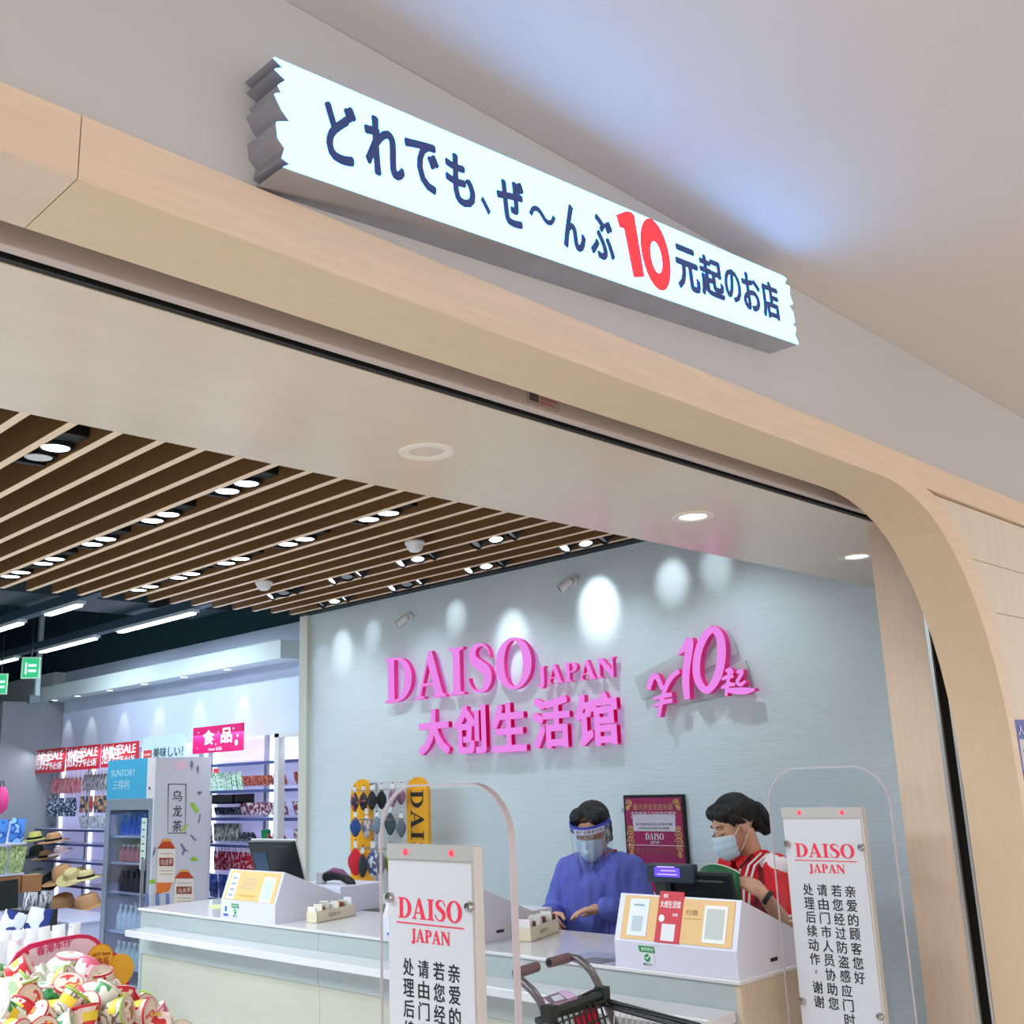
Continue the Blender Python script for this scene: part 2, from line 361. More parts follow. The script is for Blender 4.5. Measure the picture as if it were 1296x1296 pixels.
# ================================================================== lamps of the ceiling
g_lamp = glow('lamp_white', (.86, .95, 1, 1), 7); g_off = col(205, 205, 200, .4)
def grille(xc, yc, lit, row, i, n=2):
    k = round((xc-SX(0)-.017)/.1625-.5); x0 = SX(k)+.036; x1 = SX(k+1)-.002; xm = (x0+x1)/2
    t = thing('downlight', '%s of the twin ceiling downlights in the %s' % (i, row), 'ceiling light', (xm, yc, 2.862), group='grille downlights between the wooden slats')
    L = .19 if n == 2 else .28; hw = (x1-x0)/2
    MB().box(-hw, -L-.03, .02, hw, L-.02, .10).box(-hw, L-.03, .0, hw, L, .1).build('housing', m_black, t)
    for j in range(n):
        yy = (j-(n-1)/2)*.155
        MB().lathe([(.058, 0), (.062, .004), (.062, .02), (.05, .02), (.05, .004)], 24, Matrix.Translation((0, yy, -.002)), caps=False).build('bezel', m_black, t, smooth=True)
        on = lit[j] if isinstance(lit, (list, tuple)) else lit
        MB().lathe([(.001, 0), (.05, 0), (.05, .012)], 24, Matrix.Translation((0, yy, .002))).build('lamp_lens', g_lamp if on else g_off, t)
    if lit is True or (isinstance(lit, tuple) and any(lit)): spot('downlight_beam', (xm, yc, 2.855), (xm, yc, 0), 16, (.88, .95, 1), 120, .9, .05)
ords = ['nearest', 'second nearest', 'third', 'fourth', 'fifth', 'farthest']
grille(1.52, 3.91, (True, False), 'leftmost row', 'only visible one')
for i, y in enumerate((3.91, 4.59, 5.24, 5.86, 6.33)): grille(2.35, y, True, 'second row from the left', ords[i])
for i, y in enumerate((3.96, 4.66, 5.29, 5.84, 6.36)): grille(3.2, y, True, 'third row from the left', ords[i])
def trio(xc, yc, row, i, on):
    k = round((xc-SX(0)-.017)/.1625-.5); x0 = SX(k)+.036; x1 = SX(k+1)-.002; xm = (x0+x1)/2; hw = (x1-x0)/2
    t = thing('adjustable_downlight', '%s black adjustable ceiling fixture in the %s' % (i, row), 'ceiling light', (xm, yc, 2.862), group='adjustable fixtures near the pale wall')
    MB().box(-hw, -.25, .03, hw, .20, .11).build('housing', m_black, t)
    for j in range(3):
        yy = (j-1)*.14
        M = Matrix.Translation((0, yy, .02)) @ Matrix.Rotation(math.radians((35, 10, 40)[j]), 4, 'Y') @ Matrix.Rotation(math.radians((20, -15, 10)[j]), 4, 'X')
        MB().lathe([(.04, -.035), (.046, -.035), (.048, .03), (.03, .05), (.001, .05)], 20, M, caps=False).build('lamp_head', m_black, t, smooth=True)
        MB().lathe([(.001, -.024), (.038, -.024), (.038, -.022)], 20, M).build('lamp_lens', g_lamp if on[j] else col(150, 160, 165, .15), t)
for i, (y, on) in enumerate(((3.97, (0, 1, 0)), (4.62, (0, 1, 1)), (5.3, (1, 0, 1)), (6.0, (0, 0, 1)))): trio(4.04, y, 'row beside the white smoke detectors', ords[i], on)
for i, (y, on) in enumerate(((3.75, (0, 1, 1)), (4.55, (0, 1, 1)), (5.3, (1, 0, 1)), (6.1, (1, 1, 0)))): trio(4.45, y, 'row closest to the pale wall', ords[i], on)
# beams of the adjustable fixtures on the pale wall
for u, v, e, d, y in ((433, 815, 9, 26, 6.1), (472, 795, 4, 18, 5.8), (577, 772, 6, 20, 5.2), (648, 800, 14, 26, 4.6), (757, 757, 26, 30, 3.9), (850, 725, 9, 22, 3.55), (905, 708, 5, 20, 3.3), (408, 835, 3, 24, 6.4)):
    p = PX(u, v, 0, 4.67); spot('wall_spot_beam', (4.25, p.y-.02, 2.84), (4.67, p.y, p.z-.04), e*1.1, (.86, .96, 1), d+10, .9, .02)
for y in (2.9, 3.7, 4.5, 5.3, 6.1): spot('wall_fill_spot', (4.12, y, 2.84), (4.62, y, 1.25), 20, (.82, .94, 1), 105, 1, .03)  # wide fill spots added to brighten the pale wall
# downlights in the soffit
for i, (x, on, lb) in enumerate(((1.65, False, 'unlit round downlight in the entrance soffit, left of the lit pair'), (2.775, True, 'lit round downlight in the middle of the entrance soffit'), (3.879, True, 'lit round downlight in the soffit partly hidden by the wood pillar'))):
    t = thing('recessed_downlight', lb, 'ceiling light', (x, 1.884, 2.3995), group='round downlights in the entrance soffit')
    MB().lathe([(.040, .002), (.046, -.004), (.066, -.005), (.070, -.001), (.070, .0005), (.04, .0005)], 32).build('trim_ring', col(232, 222, 210, .4), t, smooth=True)
    MB().lathe([(.001, -.001), (.042, -.001), (.042, .0)], 32).build('lamp_lens', g_lamp if on else col(215, 200, 190, .2), t)
    if on: spot('soffit_beam', (x, 1.884, 2.388), (x, 1.884, 0), 22, (.9, .95, 1), 130, .9, .04)
# linear lamps under black trunking beyond the slats
g_lin = glow('tube_light', (.80, .89, 1, 1), 9)
for j, (x, ys) in enumerate(((3.355, ((7.8, 8.36), (8.9, 9.65), (10.2, 10.9))), (4.25, ((7.73, 9.0), (9.5, 10.68), (11.34, 12.1))))):
    t = thing('trunking_rail', 'dark ceiling trunking rail carrying the %s row of tube lamps' % ('left', 'right')[j], 'rail', (x, 6.9, 3.0))
    MB().box(-.045, 0, 0, .045, 8, .07).build('rail', mat('trunk_blue', rgb(52, 74, 92), .5), t)
    for q in range(4): MB().cyl((0, .5+q*2, .07), (0, .5+q*2, .6), .006).build('hanger_rod', m_black, t)
    for i, (a, b) in enumerate(ys):
        l = thing('tube_light', '%s tube lamp of the %s ceiling row beyond the slats' % (('nearest', 'middle', 'farthest')[i], ('left', 'right')[j]), 'ceiling light', (x, (a+b)/2, 2.97), group='tube lamps on the dark ceiling')
        h = (b-a)/2
        MB().box(-.035, -h-.04, .005, .035, h+.04, .03).build('lamp_body', col(190, 200, 205), l)
        MB().box(-.028, -h, -.01, .028, h, .006).build('diffuser', g_lin, l, bevel=.004)
        if i < 2: area('tube_beam', (x, (a+b)/2, 2.95), (.06, h*2), 22, (.78, .9, 1))
# air duct and cable tray in the void
t = thing('air_duct', 'dark air duct running across the ceiling void above the tube lamps', 'duct', (0, 0, 0))
MB().box(-2, 8.3, 3.12, 4.9, 8.95, 3.42).build('duct', mat('duct_metal', rgb(38, 60, 70), .5), t)
MB().box(4.2, 8.0, 3.10, 4.55, 8.4, 3.18).build('grille', m_black, t)
# exit signs
def exit_sign(p, w_, h_, lb):
    t = thing('exit_sign', lb, 'sign', p, math.radians(-25))
    MB().box(-w_/2, -.015, 0, w_/2, .015, h_).build('case', col(150, 190, 160), t)
    MB().box(-w_/2+.012, -.0165, .012, w_/2-.012, -.015, h_-.012).build('panel', glow('exit_green', (.05, .55, .25, 1), 1.1), t)
    MB().box(-w_*.3, -.018, h_*.2, -w_*.2, -.0165, h_*.75).box(-.02, -.018, h_*.3, w_*.3, -.0165, h_*.42).box(-.02, -.018, h_*.55, w_*.3, -.0165, h_*.67).build('print', col(220, 255, 230), t)
    MB().cyl((0, 0, h_), (0, 0, 3.6-p[2]), .006).build('hanger_rod', m_black, t)
    return t
p = PX(38, 859, 1, 10.2); exit_sign(p, .16, .20, 'green lit exit sign hanging beside the steel pole, far left')
p = PX(0, 879, 1, 10.8); exit_sign(p, .12, .2, 'green lit exit sign cut by the left edge of the photo')
a = PX(50, 828, 1, 11.2); b = PX(47, 888, 1, 11.2)
t = thing('ceiling_pole', 'pale steel pole hanging from the dark ceiling near the exit sign', 'pole', (a.x, 11.2, b.z))
MB().box(-.022, -.022, 0, .022, .022, a.z-b.z+.5).build('pole', col(160, 178, 182), t)
MB().box(-.08, -.03, -.02, .03, .03, .06).build('bracket', col(90, 100, 110), t)
# wall washers under the bulkhead
for i, y in enumerate((8.37, 9.13, 9.9, 10.65, 11.41, 12.0)):
    t = thing('wall_washer', '%s small recessed lamp under the white bulkhead' % (('rightmost', 'second from right', 'third from right', 'fourth from right', 'fifth from right', 'leftmost')[i]), 'ceiling light', (4.95, y, 2.611), group='wall washers under the bulkhead')
    MB().lathe([(.03, .0), (.042, -.004), (.045, 0)], 20).build('trim_ring', m_white, t)
    MB().lathe([(.001, -.002), (.03, -.002), (.03, 0)], 20).build('lamp_lens', g_lamp, t)
    spot('washer_beam', (4.97, y, 2.59), (5.12, y, 2.0), 4.5, ((1, .93, .8), (1, .95, .82), (1, .85, .86), (1, .95, .8), (1, .93, .75), (1, .86, .84))[i], 50, .6, .015)
# ================================================================== signs
def rebase(t):
    for ch in children(t): ch.location = ch.location - t.location
    return t
# --- lightbox over the entrance, hung a little askew, with torn-paper ends
A = math.radians(4.9)
SU, SW = Vector((math.cos(A), 0, math.sin(A))), Vector((-math.sin(A), 0, math.cos(A)))
SO = Vector((.77, 1.163, 2.484))
t = thing('lightbox_sign', 'long white lit sign with torn-looking ends, hung askew over the shop entrance', 'sign', SO+Vector((0, .08, 0)))
lft = [(-.017, .168), (0, .158), (-.016, .15), (.003, .14), (-.012, .126), (-.006, .115), (-.019, .109), (-.008, .088), (.006, .073), (-.019, .064), (-.018, .04), (-.007, .028), (-.013, .01), (.001, .004), (-.012, -.004)]
rgt = [(1.459, -.002), (1.446, .02), (1.458, .038), (1.441, .045), (1.456, .054), (1.454, .08), (1.437, .093), (1.46, .101), (1.451, .123), (1.456, .147), (1.434, .149), (1.447, .164), (1.43, .168)]
ol = lft + rgt
MB().prism(ol, lambda u, v, q: SO + SU*u + SW*v + Vector((0, .004+.076*q, 0))).build('return_frame', mat('satin_steel', rgb(168, 170, 180), .3, .7, noise=(8, .1)), t)
g_face = glow('lightbox_face', (.128, .42, 1, 1), 7.0)
MB().prism(ol, lambda u, v, q: SO + SU*u + SW*v + Vector((0, .004*q, 0))).build('face', [g_face], t)
navy = mat('navy_vinyl', rgb(52, 66, 120), .5, emit=rgb(52, 66, 130), es=.15); red = mat('red_vinyl', rgb(232, 50, 60), .5, emit=rgb(240, 60, 66), es=.55)
for c, x0, x1, y0, y1 in (('ど', .066, .127, .032, .137), ('れ', .140, .218, .036, .139), ('で', .224, .296, .038, .130), ('も', .310, .376, .036, .131), ('、', .389, .410, .038, .069), ('ぜ', .431, .502, .032, .126), ('～', .512, .584, .062, .092), ('ん', .601, .667, .030, .124), ('ぶ', .681, .755, .032, .127), ('元', .966, 1.050, .032, .135), ('起', 1.055, 1.146, .037, .135), ('の', 1.152, 1.219, .046, .127), ('お', 1.226, 1.304, .041, .135), ('店', 1.309, 1.388, .039, .135)):
    put_text('letter', c, navy, t, SO + SU*x0 + SW*y0, SU, SW, x1-x0, y1-y0, .002, bold=.03)
one = [(0, .86), (.35, .98), (.52, 1.0), (.62, .97), (.70, .1), (.69, .06), (.36, 0), (.33, .04), (.22, .70), (.07, .69)]
MB().prism([(a*.098+.775, b*.145+.018) for a, b in one], lambda u, v, q: SO + SU*u + SW*v + Vector((0, -.002*(1-q), 0))).build('letter', red, t)
o0, i0 = arc(.894, .088, .050, .079, 0, 352, 40), arc(.895, .082, .019, .035, 0, 352, 40)
zb = MB(); n = len(o0); zb.add([SO+SU*u+SW*v-Vector((0, .002, 0)) for u, v in o0+i0], [(i, (i+1) % n, n+(i+1) % n, n+i) for i in range(n)])
zb.build('letter', red, t)
rebase(t)
# --- pink lit channel letters on the pale wall
g_pink = glow('pink_acrylic_face', rgb(236, 140, 236), 1.0)
m_pinks = mat('magenta_return', rgb(236, 50, 150), .4, emit=rgb(236, 40, 140), es=.12)
WN = 4.60
t = thing('wall_sign', 'upper line of large pink lit serif letters on the pale wall', 'sign', (WN, 5.74, 2.12))
serif('letter', 'DAISO', g_pink, t, (WN+.045, 5.745, 2.12), -Y_, Z_, 1.39, .300, .034, .09, True, m_pinks)
serif('letter', 'JAPAN', g_pink, t, (WN+.045, 4.325, 2.123), -Y_, Z_, .60, .108, .030, .05, True, m_pinks)
rebase(t)
def chan(name, s, tt, y0, y1, z0, z1, d=.034, bold=.035):
    V, Fs = textmesh(s, 0); mb = MB(); b = .009
    for ix, (e, g) in enumerate(((0, 0), (1, 1), (-1, 1), (1, -1), (-1, -1), (1, 0), (-1, 0), (0, 1), (0, -1))):
        mb.add([Vector((WN+.045-v.z*d*(1-.01*ix), y0-b-(y0-y1-2*b)*v.x+e*b, z0+b+(z1-z0-2*b)*v.y+g*b)) for v in V], Fs)
        mb.m[-len(Fs):] = [1 if max(V[q].z for q in f)-min(V[q].z for q in f) > .5 else 0 for f in Fs]
    return mb.build(name, [g_pink, m_pinks], tt, fix=False)
t = thing('wall_sign', 'lower line of pink lit Chinese characters on the pale wall', 'sign', (WN, 5.41, 1.76))
for c, x0, x1, y0, y1 in (('大', 435, 550, 405, 575), ('创', 567, 687, 390, 572), ('生', 708, 836, 380, 565), ('活', 860, 1000, 358, 552), ('馆', 1020, 1178, 343, 542)):
    s = 2.945; xm, ym = (x0+x1)/2, (y0+y1)/2
    a_, b_ = PX(x0/s+380, ym/s+760, 0, WN), PX(x1/s+380, ym/s+760, 0, WN); c_, d_ = PX(xm/s+380, y1/s+760, 0, WN), PX(xm/s+380, y0/s+760, 0, WN)
    chan('letter', c, t, a_.y, b_.y, c_.z, d_.z)
rebase(t)
t = thing('price_sign', 'slanting pink brush-style price sign reading ¥10 on clear torn strips', 'sign', (WN, 3.2, 1.98))
strip = mat('frosted_strip', rgb(196, 200, 205), .25, alpha=.55)
for pts in ([(3.616, .487), (3.576, .362), (3.30, .445), (2.947, .549), (2.955, .57), (2.96, .60), (2.975, .63), (3.0, .672), (3.305, .587)], [(3.40, .312), (2.905, .365), (2.89, .40), (2.895, .45), (2.91, .511), (3.25, .44)]):
    MB().prism([(a, b+1.62) for a, b in pts], lambda u, v, q: (WN+.042+.008*q, u, v)).build('clear_strip', strip, t)
def ribbon(paths, x0, d, M, K):
    """brush strokes on the wall plane, Y right-to-left, thickness d"""
    mb = MB()
    for pts in paths:
        ol_ = stroke([(M(p[0], p[1])[0], M(p[0], p[1])[1], p[2]) for p in pts]); n = len(ol_)//2
        vs = [Vector((x0, u, v)) for u, v in ol_] + [Vector((x0+d, u, v)) for u, v in ol_]; N = 2*n
        fs = [(i, i+1, N-2-i, N-1-i) for i in range(n-1)]; sd = [(i, (i+1) % N, N+(i+1) % N, N+i) for i in range(N)]
        mb.add(vs, fs, 0); b = len(mb.v)-len(vs); mb.f += [tuple(q+b for q in f) for f in sd]; mb.m += [1]*len(sd)
    return mb.build('letter', [g_pink, m_pinks], K, fix=True)
def PM(x, y):
    p = PX(x/6.48+780, y/6.48+780, 0, WN-.01); return p.y, p.z
xp = WN-.01
ribbon([[(505, 315, .006), (560, 255, .018), (600, 200, .024), (592, 300, .024), (575, 420, .023), (568, 540, .023), (580, 680, .018)]], xp, .04, PM, t)
ribbon([[(790, 100, .018), (735, 150, .021), (680, 260, .023), (655, 400, .023), (668, 520, .022), (720, 600, .019), (770, 590, .019), (830, 490, .024), (858, 360, .026), (860, 230, .026), (835, 140, .022), (785, 98, .017)]], xp, .04, PM, t)
ribbon([[(262, 600, .016), (285, 520, .017), (322, 490, .015), (350, 530, .014), (378, 600, .014)], [(515, 450, .012), (460, 490, .014), (415, 560, .014), (385, 640, .013), (360, 740, .013), (348, 825, .010)], [(300, 680, .006), (380, 655, .012), (455, 640, .011)], [(300, 740, .005), (380, 705, .012), (460, 690, .011)]], xp, .04, PM, t)
ribbon([[(895, 450, .007), (930, 440, .012), (955, 470, .008)], [(865, 520, .006), (900, 500, .010), (960, 490, .008)], [(925, 440, .009), (918, 520, .010), (905, 600, .010), (900, 655, .008)], [(860, 590, .006), (920, 560, .011), (975, 560, .007)], [(985, 460, .007), (1030, 450, .011), (1010, 500, .010), (990, 540, .009), (1020, 560, .010), (1060, 530, .006)], [(890, 600, .008), (960, 610, .015), (1050, 612, .017), (1135, 600, .006)]], xp, .04, PM, t)
rebase(t)
# --- two white bullet cameras, two white detectors
for i, (u, v, lb) in enumerate(((497, 787, 'white bullet camera on the pale wall above the left end of the pink letters'), (703, 741, 'white bullet camera on the pale wall above the middle of the pink letters'))):
    p = PX(u, v, 0, 4.56)
    t = thing('security_camera', lb, 'camera', (4.668, p.y-.06, p.z+.03), group='bullet cameras on the pale wall')
    MB().cyl((0, 0, 0), (-.02, 0, 0), .03, n=20).cyl((-.02, 0, 0), (-.05, .02, -.005), .012, n=12).build('bracket', m_white, t, smooth=True)
    d = Vector((-.5, .62, -.62)).normalized(); c0 = Vector((-.03, .01, .0))
    MB().cyl(c0, c0+d*.07, .027, n=20).cyl(c0+d*.07, c0+d*.08, .03, n=20).build('camera_body', m_white, t, smooth=True)
    MB().cyl(c0+d*.076, c0+d*.083, .02, n=20).build('lens', m_black, t, smooth=True)
for u, v, lb in ((525, 690, 'white smoke detector on the wooden slats near the soffit'), (334, 740, 'white smoke detector at the far end of the wooden slats')):
    p = PX(u, v, 2, 2.83)
    t = thing('smoke_detector', lb, 'detector', (p.x, p.y, 2.852), group='smoke detectors on the slats')
    MB().lathe([(.05, 0), (.055, -.008), (.052, -.02), (.048, -.022)], 24).build('base', m_white, t, smooth=True)
    MB().lathe([(.046, -.022), (.04, -.045), (.024, -.058), (.001, -.06)], 24).build('dome', col(225, 226, 226, .3), t, smooth=True)
# --- blue framed notice on the cladding at the right edge
t = thing('notice_poster', 'blue bordered notice on the cream cladding, cut by the right edge of the photo', 'poster', (3.49, 1.249, 1.38))
bl = col(66, 84, 168)
MB().box(0, -.004, 0, .42, 0, .345).build('sheet', bl, t)
MB().box(.022, -.0055, .02, .40, -.004, .285).build('panel', col(200, 196, 206), t)
put_text('print', '入库须知', col(225, 228, 245), t, (.025, -.0045, .297), X_, Z_, .2, .036, .001)
for i in range(6): MB().box(.045, -.0065, .245-i*.035, .36-.03*(i % 3), -.0055, .254-i*.035).build('print_line', col(110, 110, 130), t)

# ================================================================== checkout counter
m_cfront = mat('counter_front', rgb(176, 186, 186), .35, noise=(4, .02, (1, 1, 6)))
m_clow = mat('counter_lower', rgb(190, 188, 172), .4, noise=(3, .03, (1, 1, 6)))
m_ctop = mat('counter_top_white', rgb(216, 214, 218), .12, spec=.6)
CT = .96
t = thing('checkout_counter', 'long pale checkout counter with a white top and a white bag ledge', 'counter', (3.25, 4.0, 0))
def Wd(mb): mb.v = [(a-3.25, b-4.0, c) for a, b, c in mb.v]; return mb
Wd(MB().box(3.05, 2.055, .72, 3.07, 4.30, .948)).build('upper_front', m_cfront, t)
Wd(MB().box(3.05, 4.302, .72, 3.07, 6.0, .948)).build('upper_front', m_cfront, t)
for a, b in ((2.055, 3.0), (3.002, 4.30), (4.302, 6.0)): Wd(MB().box(3.06, a, .0, 3.08, b, .80)).build('lower_front', m_clow, t)
Wd(MB().box(3.05, 2.035, 0, 3.56, 2.055, .948)).build('end_panel', mat('counter_end_wood', rgb(205, 186, 164), .5, noise=(6, .06, (8, 8, 1))), t)
Wd(MB().box(3.05, 6.0, 0, 3.56, 6.02, .948)).build('end_panel', m_cfront, t)
Wd(MB().box(3.08, 2.055, .05, 3.56, 6.0, .90)).build('carcass', m_clow, t)
Wd(MB().box(3.035, 2.025, .948, 3.60, 6.03, .96)).build('counter_top', m_ctop, t, bevel=.002)
Wd(MB().box(2.90, 2.06, .835, 3.05, 5.90, .868)).build('ledge', m_ctop, t, bevel=.003)
# --- payment kiosks
m_kiosk = mat('kiosk_white', rgb(214, 214, 230), .3); m_tan = col(232, 190, 128, .45); m_card = col(226, 234, 242, .4)
m_green = col(40, 140, 80, .5); m_redp = col(206, 24, 50, .45)
KP = [(0, 0), (0, .085), (.052, .235), (.41, .09), (.41, 0)]
def kiosk(y, lb, full):
    """y = right-hand (near) end; local u runs towards +Y"""
    t = thing('payment_stand', lb, 'payment stand', (3.045, y, CT), group='sloping payment stands on the counter')
    kb = MB().prism(KP, lambda u, v, q: (u, .006*q, v)).prism(KP, lambda u, v, q: (u, .494+.006*q, v))
    kb.prism([(0, 0), (0, .085), (.052, .235), (.062, .231), (.008, .083), (.008, 0)], lambda u, v, q: (u, .006+.488*q, v)); kb.box(.404, .006, 0, .41, .494, .088)
    kb.build('body', m_kiosk, t)
    sl = Vector((.052, 0, .150)).normalized(); nx = Vector((-.150, 0, .052)).normalized()
    def slab(name, y0, y1, s0, s1, m, d=.002, par=t, skew=0):
        o_ = Vector((0, 0, .085))+nx*.0005
        vs = [o_+sl*s0+Y_*y0, o_+sl*s0+Y_*y1, o_+sl*s1+Y_*(y1+skew), o_+sl*s1+Y_*(y0+skew)]; vs += [p_+nx*d for p_ in vs]
        return MB().add(vs, [(0, 1, 2, 3), (4, 5, 6, 7), (0, 1, 5, 4), (1, 2, 6, 5), (2, 3, 7, 6), (3, 0, 4, 7)]).build(name, m, par)
    slab('poster', .02, .475, .008, .152, m_tan)
    for i in range(2): MB().box(-.0015, .33, .01, -.0002, .385, .07).build('sticker', col(216, 222, 232), t) if i == 0 else None
    MB().prism([(.325, .055), (.39, .055), (.395, .075), (.33, .075)], lambda u, v, q: (-.002+.0015*q, u, v)).build('sticker_tab', m_green, t)
    MB().cyl((-.002, .358, .038), (-.0025, .358, .038), .013, n=20).build('tick_disc', m_green, t)
    ribbon_pts = [(.366, .039), (.360, .033), (.348, .046), (.350, .048), (.3605, .037), (.364, .041)]
    MB().prism(ribbon_pts, lambda u, v, q: (-.003+.0005*q, u, v)).build('tick', col(240, 248, 240), t)
    put_text('sticker_print', '推荐使用', col(225, 240, 228), t, (-.0022, .383, .060), -Y_, Z_, .05, .011, .0004)
    put_text('sticker_print', '微信支付', col(70, 80, 80), t, (-.0018, .378, .013), -Y_, Z_, .04, .009, .0004)
    MB().box(.19, -.0012, .028, .235, 0, .040).build('slot', m_black, t)
    MB().box(.10, -.0010, .004, .39, 0, .07).build('side_panel', col(216, 214, 228, .35), t)
    if full:
        slab('card', .365, .448, .02, .143, m_card, .004)
        slab('card_print', .385, .43, .035, .085, col(190, 204, 214), .0048)
        slab('card_print', .385, .43, .118, .124, col(150, 170, 190), .0048)
        rp = slab('red_leaflet', .225, .325, .006, .172, m_redp, .005, skew=.0)
        slab('leaflet_card', .245, .300, .012, .066, col(232, 230, 236), .0056)
        for (s_, ya, yb, s0, s1) in (('大创生活馆', .318, .232, .118, .142), ('立省惠', .262, .240, .092, .102), ('省钱', .308, .288, .150, .164)):
            O_ = Vector((0, ya, .085))+sl*s0+nx*.006
            put_text('leaflet_print', s_, col(248, 236, 238), t, O_, -Y_, sl, ya-yb, s1-s0, .0006, bold=.02)
        O_ = Vector((0, .305, .085))+sl*.083+nx*.0058
        MB().cyl(O_, O_+nx*.0006, .012, n=20).build('leaflet_badge', col(240, 240, 245), t)
        slab('payment_card', .045, .135, .018, .135, col(242, 242, 240), .004)
        slab('card_print', .055, .125, .030, .124, col(196, 204, 200), .0046)
        slab('poster_line', .145, .215, .088, .090, col(200, 150, 90), .003)
        put_text('poster_print', '付款', col(160, 110, 60), t, Vector((0, .21, .085))+sl*.10+nx*.003, -Y_, sl, .05, .018, .0004)
    else:
        slab('card', .385, .455, .012, .14, m_card, .004)
        for i in range(4): slab('card_print', .40, .44, .025+i*.028, .036+i*.028, col(150, 170, 200), .0046)
        slab('poster_line', .20, .34, .03, .036, col(214, 160, 70), .003)
        for i in range(4): slab('poster_print', .22, .35-.02*(i % 2), .066+i*.015, .073+i*.015, col(200, 180, 150), .003)
        slab('payment_card', .05, .15, .01, .128, col(236, 240, 236), .004)
        slab('card_print', .06, .14, .02, .112, col(196, 208, 200), .0046)
        MB().box(-.0015, .42, .01, -.0002, .475, .075).build('sticker', col(222, 228, 236), t)
        MB().box(-.0022, .425, .012, -.0015, .47, .024).box(-.0022, .438, .035, -.0015, .456, .06).build('sticker_print', col(60, 96, 180), t)
    return t
kiosk(2.035, 'white payment stand nearest the shop entrance, with a red leaflet and a blank white card', True)
kiosk(3.32, 'white payment stand half hidden behind the tall door gate panel', False)
kiosk(4.65, 'white payment stand at the far left end of the counter with an orange poster', False)
# --- tills
def till(loc, rz, lb):
    t = thing('till_screen', lb, 'till', loc, rz)
    M = Matrix.Rotation(math.radians(-18), 4, 'Y')
    MB().box(-.012, -.19, .0, .012, .19, .26, M=Matrix.Translation((.03, .02, .115)) @ M).build('screen_back', mat('till_black', rgb(22, 30, 30), .35), t, bevel=.006)
    MB().box(.012, -.19, .0, .022, .19, .266, M=Matrix.Translation((.03, .02, .115)) @ M).build('screen_rim', col(200, 204, 206), t, bevel=.004)
    MB().box(-.014, .05, .03, -.012, .165, .20, M=Matrix.Translation((.03, .02, .115)) @ M).build('customer_display', mat('display_off', rgb(24, 60, 92), .15), t)
    MB().box(-.0145, -.15, .235, -.012, -.02, .239, M=Matrix.Translation((.03, .02, .115)) @ M).build('groove', col(70, 80, 80), t)
    MB().cyl((.03, 0, 0), (.0, 0, .16), .03, .025).box(-.06, -.09, 0, .12, .09, .02).build('stand', mat('till_black', rgb(22, 30, 30), .35), t, bevel=.002)
    return t
till((3.33, 5.04, CT+.0), .08, 'black till with a dark blue customer display at the far left of the counter')
t = thing('till_screen', 'black till behind the near payment stand, its purple lit customer display facing out', 'till', (3.36, 2.36, CT))
tb = mat('till_black', rgb(22, 30, 30), .35)
MB().box(-.012, -.17, .0, .012, .17, .22, M=Matrix.Translation((-.02, -.0, .085)) @ Matrix.Rotation(math.radians(-16), 4, 'Y')).build('screen_back', tb, t, bevel=.006)
MB().box(-.014, -.14, .19, -.012, .05, .196, M=Matrix.Translation((-.021, 0, .085)) @ Matrix.Rotation(math.radians(-16), 4, 'Y')).build('groove', col(80, 92, 92), t)
MB().box(-.07, -.09, 0, .10, .09, .02).cyl((.02, 0, .01), (0, 0, .12), .03).build('stand', tb, t)
a_ = PX(820, 1092, 0, 3.27); b_ = PX(881, 1119, 0, 3.27)
yd, zd = (a_.y+b_.y)/2-2.36, (a_.z+b_.z)/2-CT; hw, hh = (a_.y-b_.y)/2, (a_.z-b_.z)/2
MB().cyl((-.085, yd+.02, .0), (-.085, yd+.02, zd-hh+.01), .012).box(-.12, yd-.04, 0, -.05, yd+.07, .015).build('display_post', tb, t)
dh = MB().box(-.105, yd-hw, zd-hh, -.07, yd+hw, zd+hh).build('display_housing', mat('display_shell', rgb(40, 52, 66), .4), t, bevel=.006)
MB().box(-.1065, yd-hw*.45, zd-hh*.35, -.105, yd+hw*.62, zd+hh*.62).build('display_glass', glow('display_purple', rgb(112, 84, 250), 1.3), t)
for i in range(3): MB().box(-.1072, yd-hw*.35+.005*i, zd-hh*.15+i*.013, -.1066, yd+hw*(.5-.15*(i % 2)), zd-hh*.15+i*.013+.004).build('display_digits', glow('display_bright', rgb(190, 170, 255), 1.5), t)
# white cash boxes, scanner, small card boxes
t = thing('cash_drawer', 'white steel box behind the far left payment stand', 'box', (3.52, 4.93, CT))
MB().box(-.06, -.24, 0, .22, .2, .13).build('body', m_kiosk, t, bevel=.004); MB().box(-.063, -.2, .03, -.06, .16, .10).build('front_plate', col(222, 220, 230), t)
t = thing('scanner', 'purple and black hand scanner lying on the white steel box', 'scanner', (3.56, 4.86, CT+.13))
MB().tube([(-.03, .08, .03), (-.01, .02, .045), (.0, -.05, .04), (.01, -.12, .01), (.02, -.15, -.03)], [.022, .028, .024, .02, .012], 12).build('body', m_black, t, smooth=True)
MB().tube([(-.03, .07, .046), (-.01, .01, .062), (.0, -.05, .056), (.01, -.10, .032)], [.008, .02, .018, .008], 10).build('grip_cover', col(120, 60, 110), t, smooth=True)
MB().box(-.055, .06, .0, -.015, .11, .06).build('head', col(200, 200, 206), t, bevel=.006)
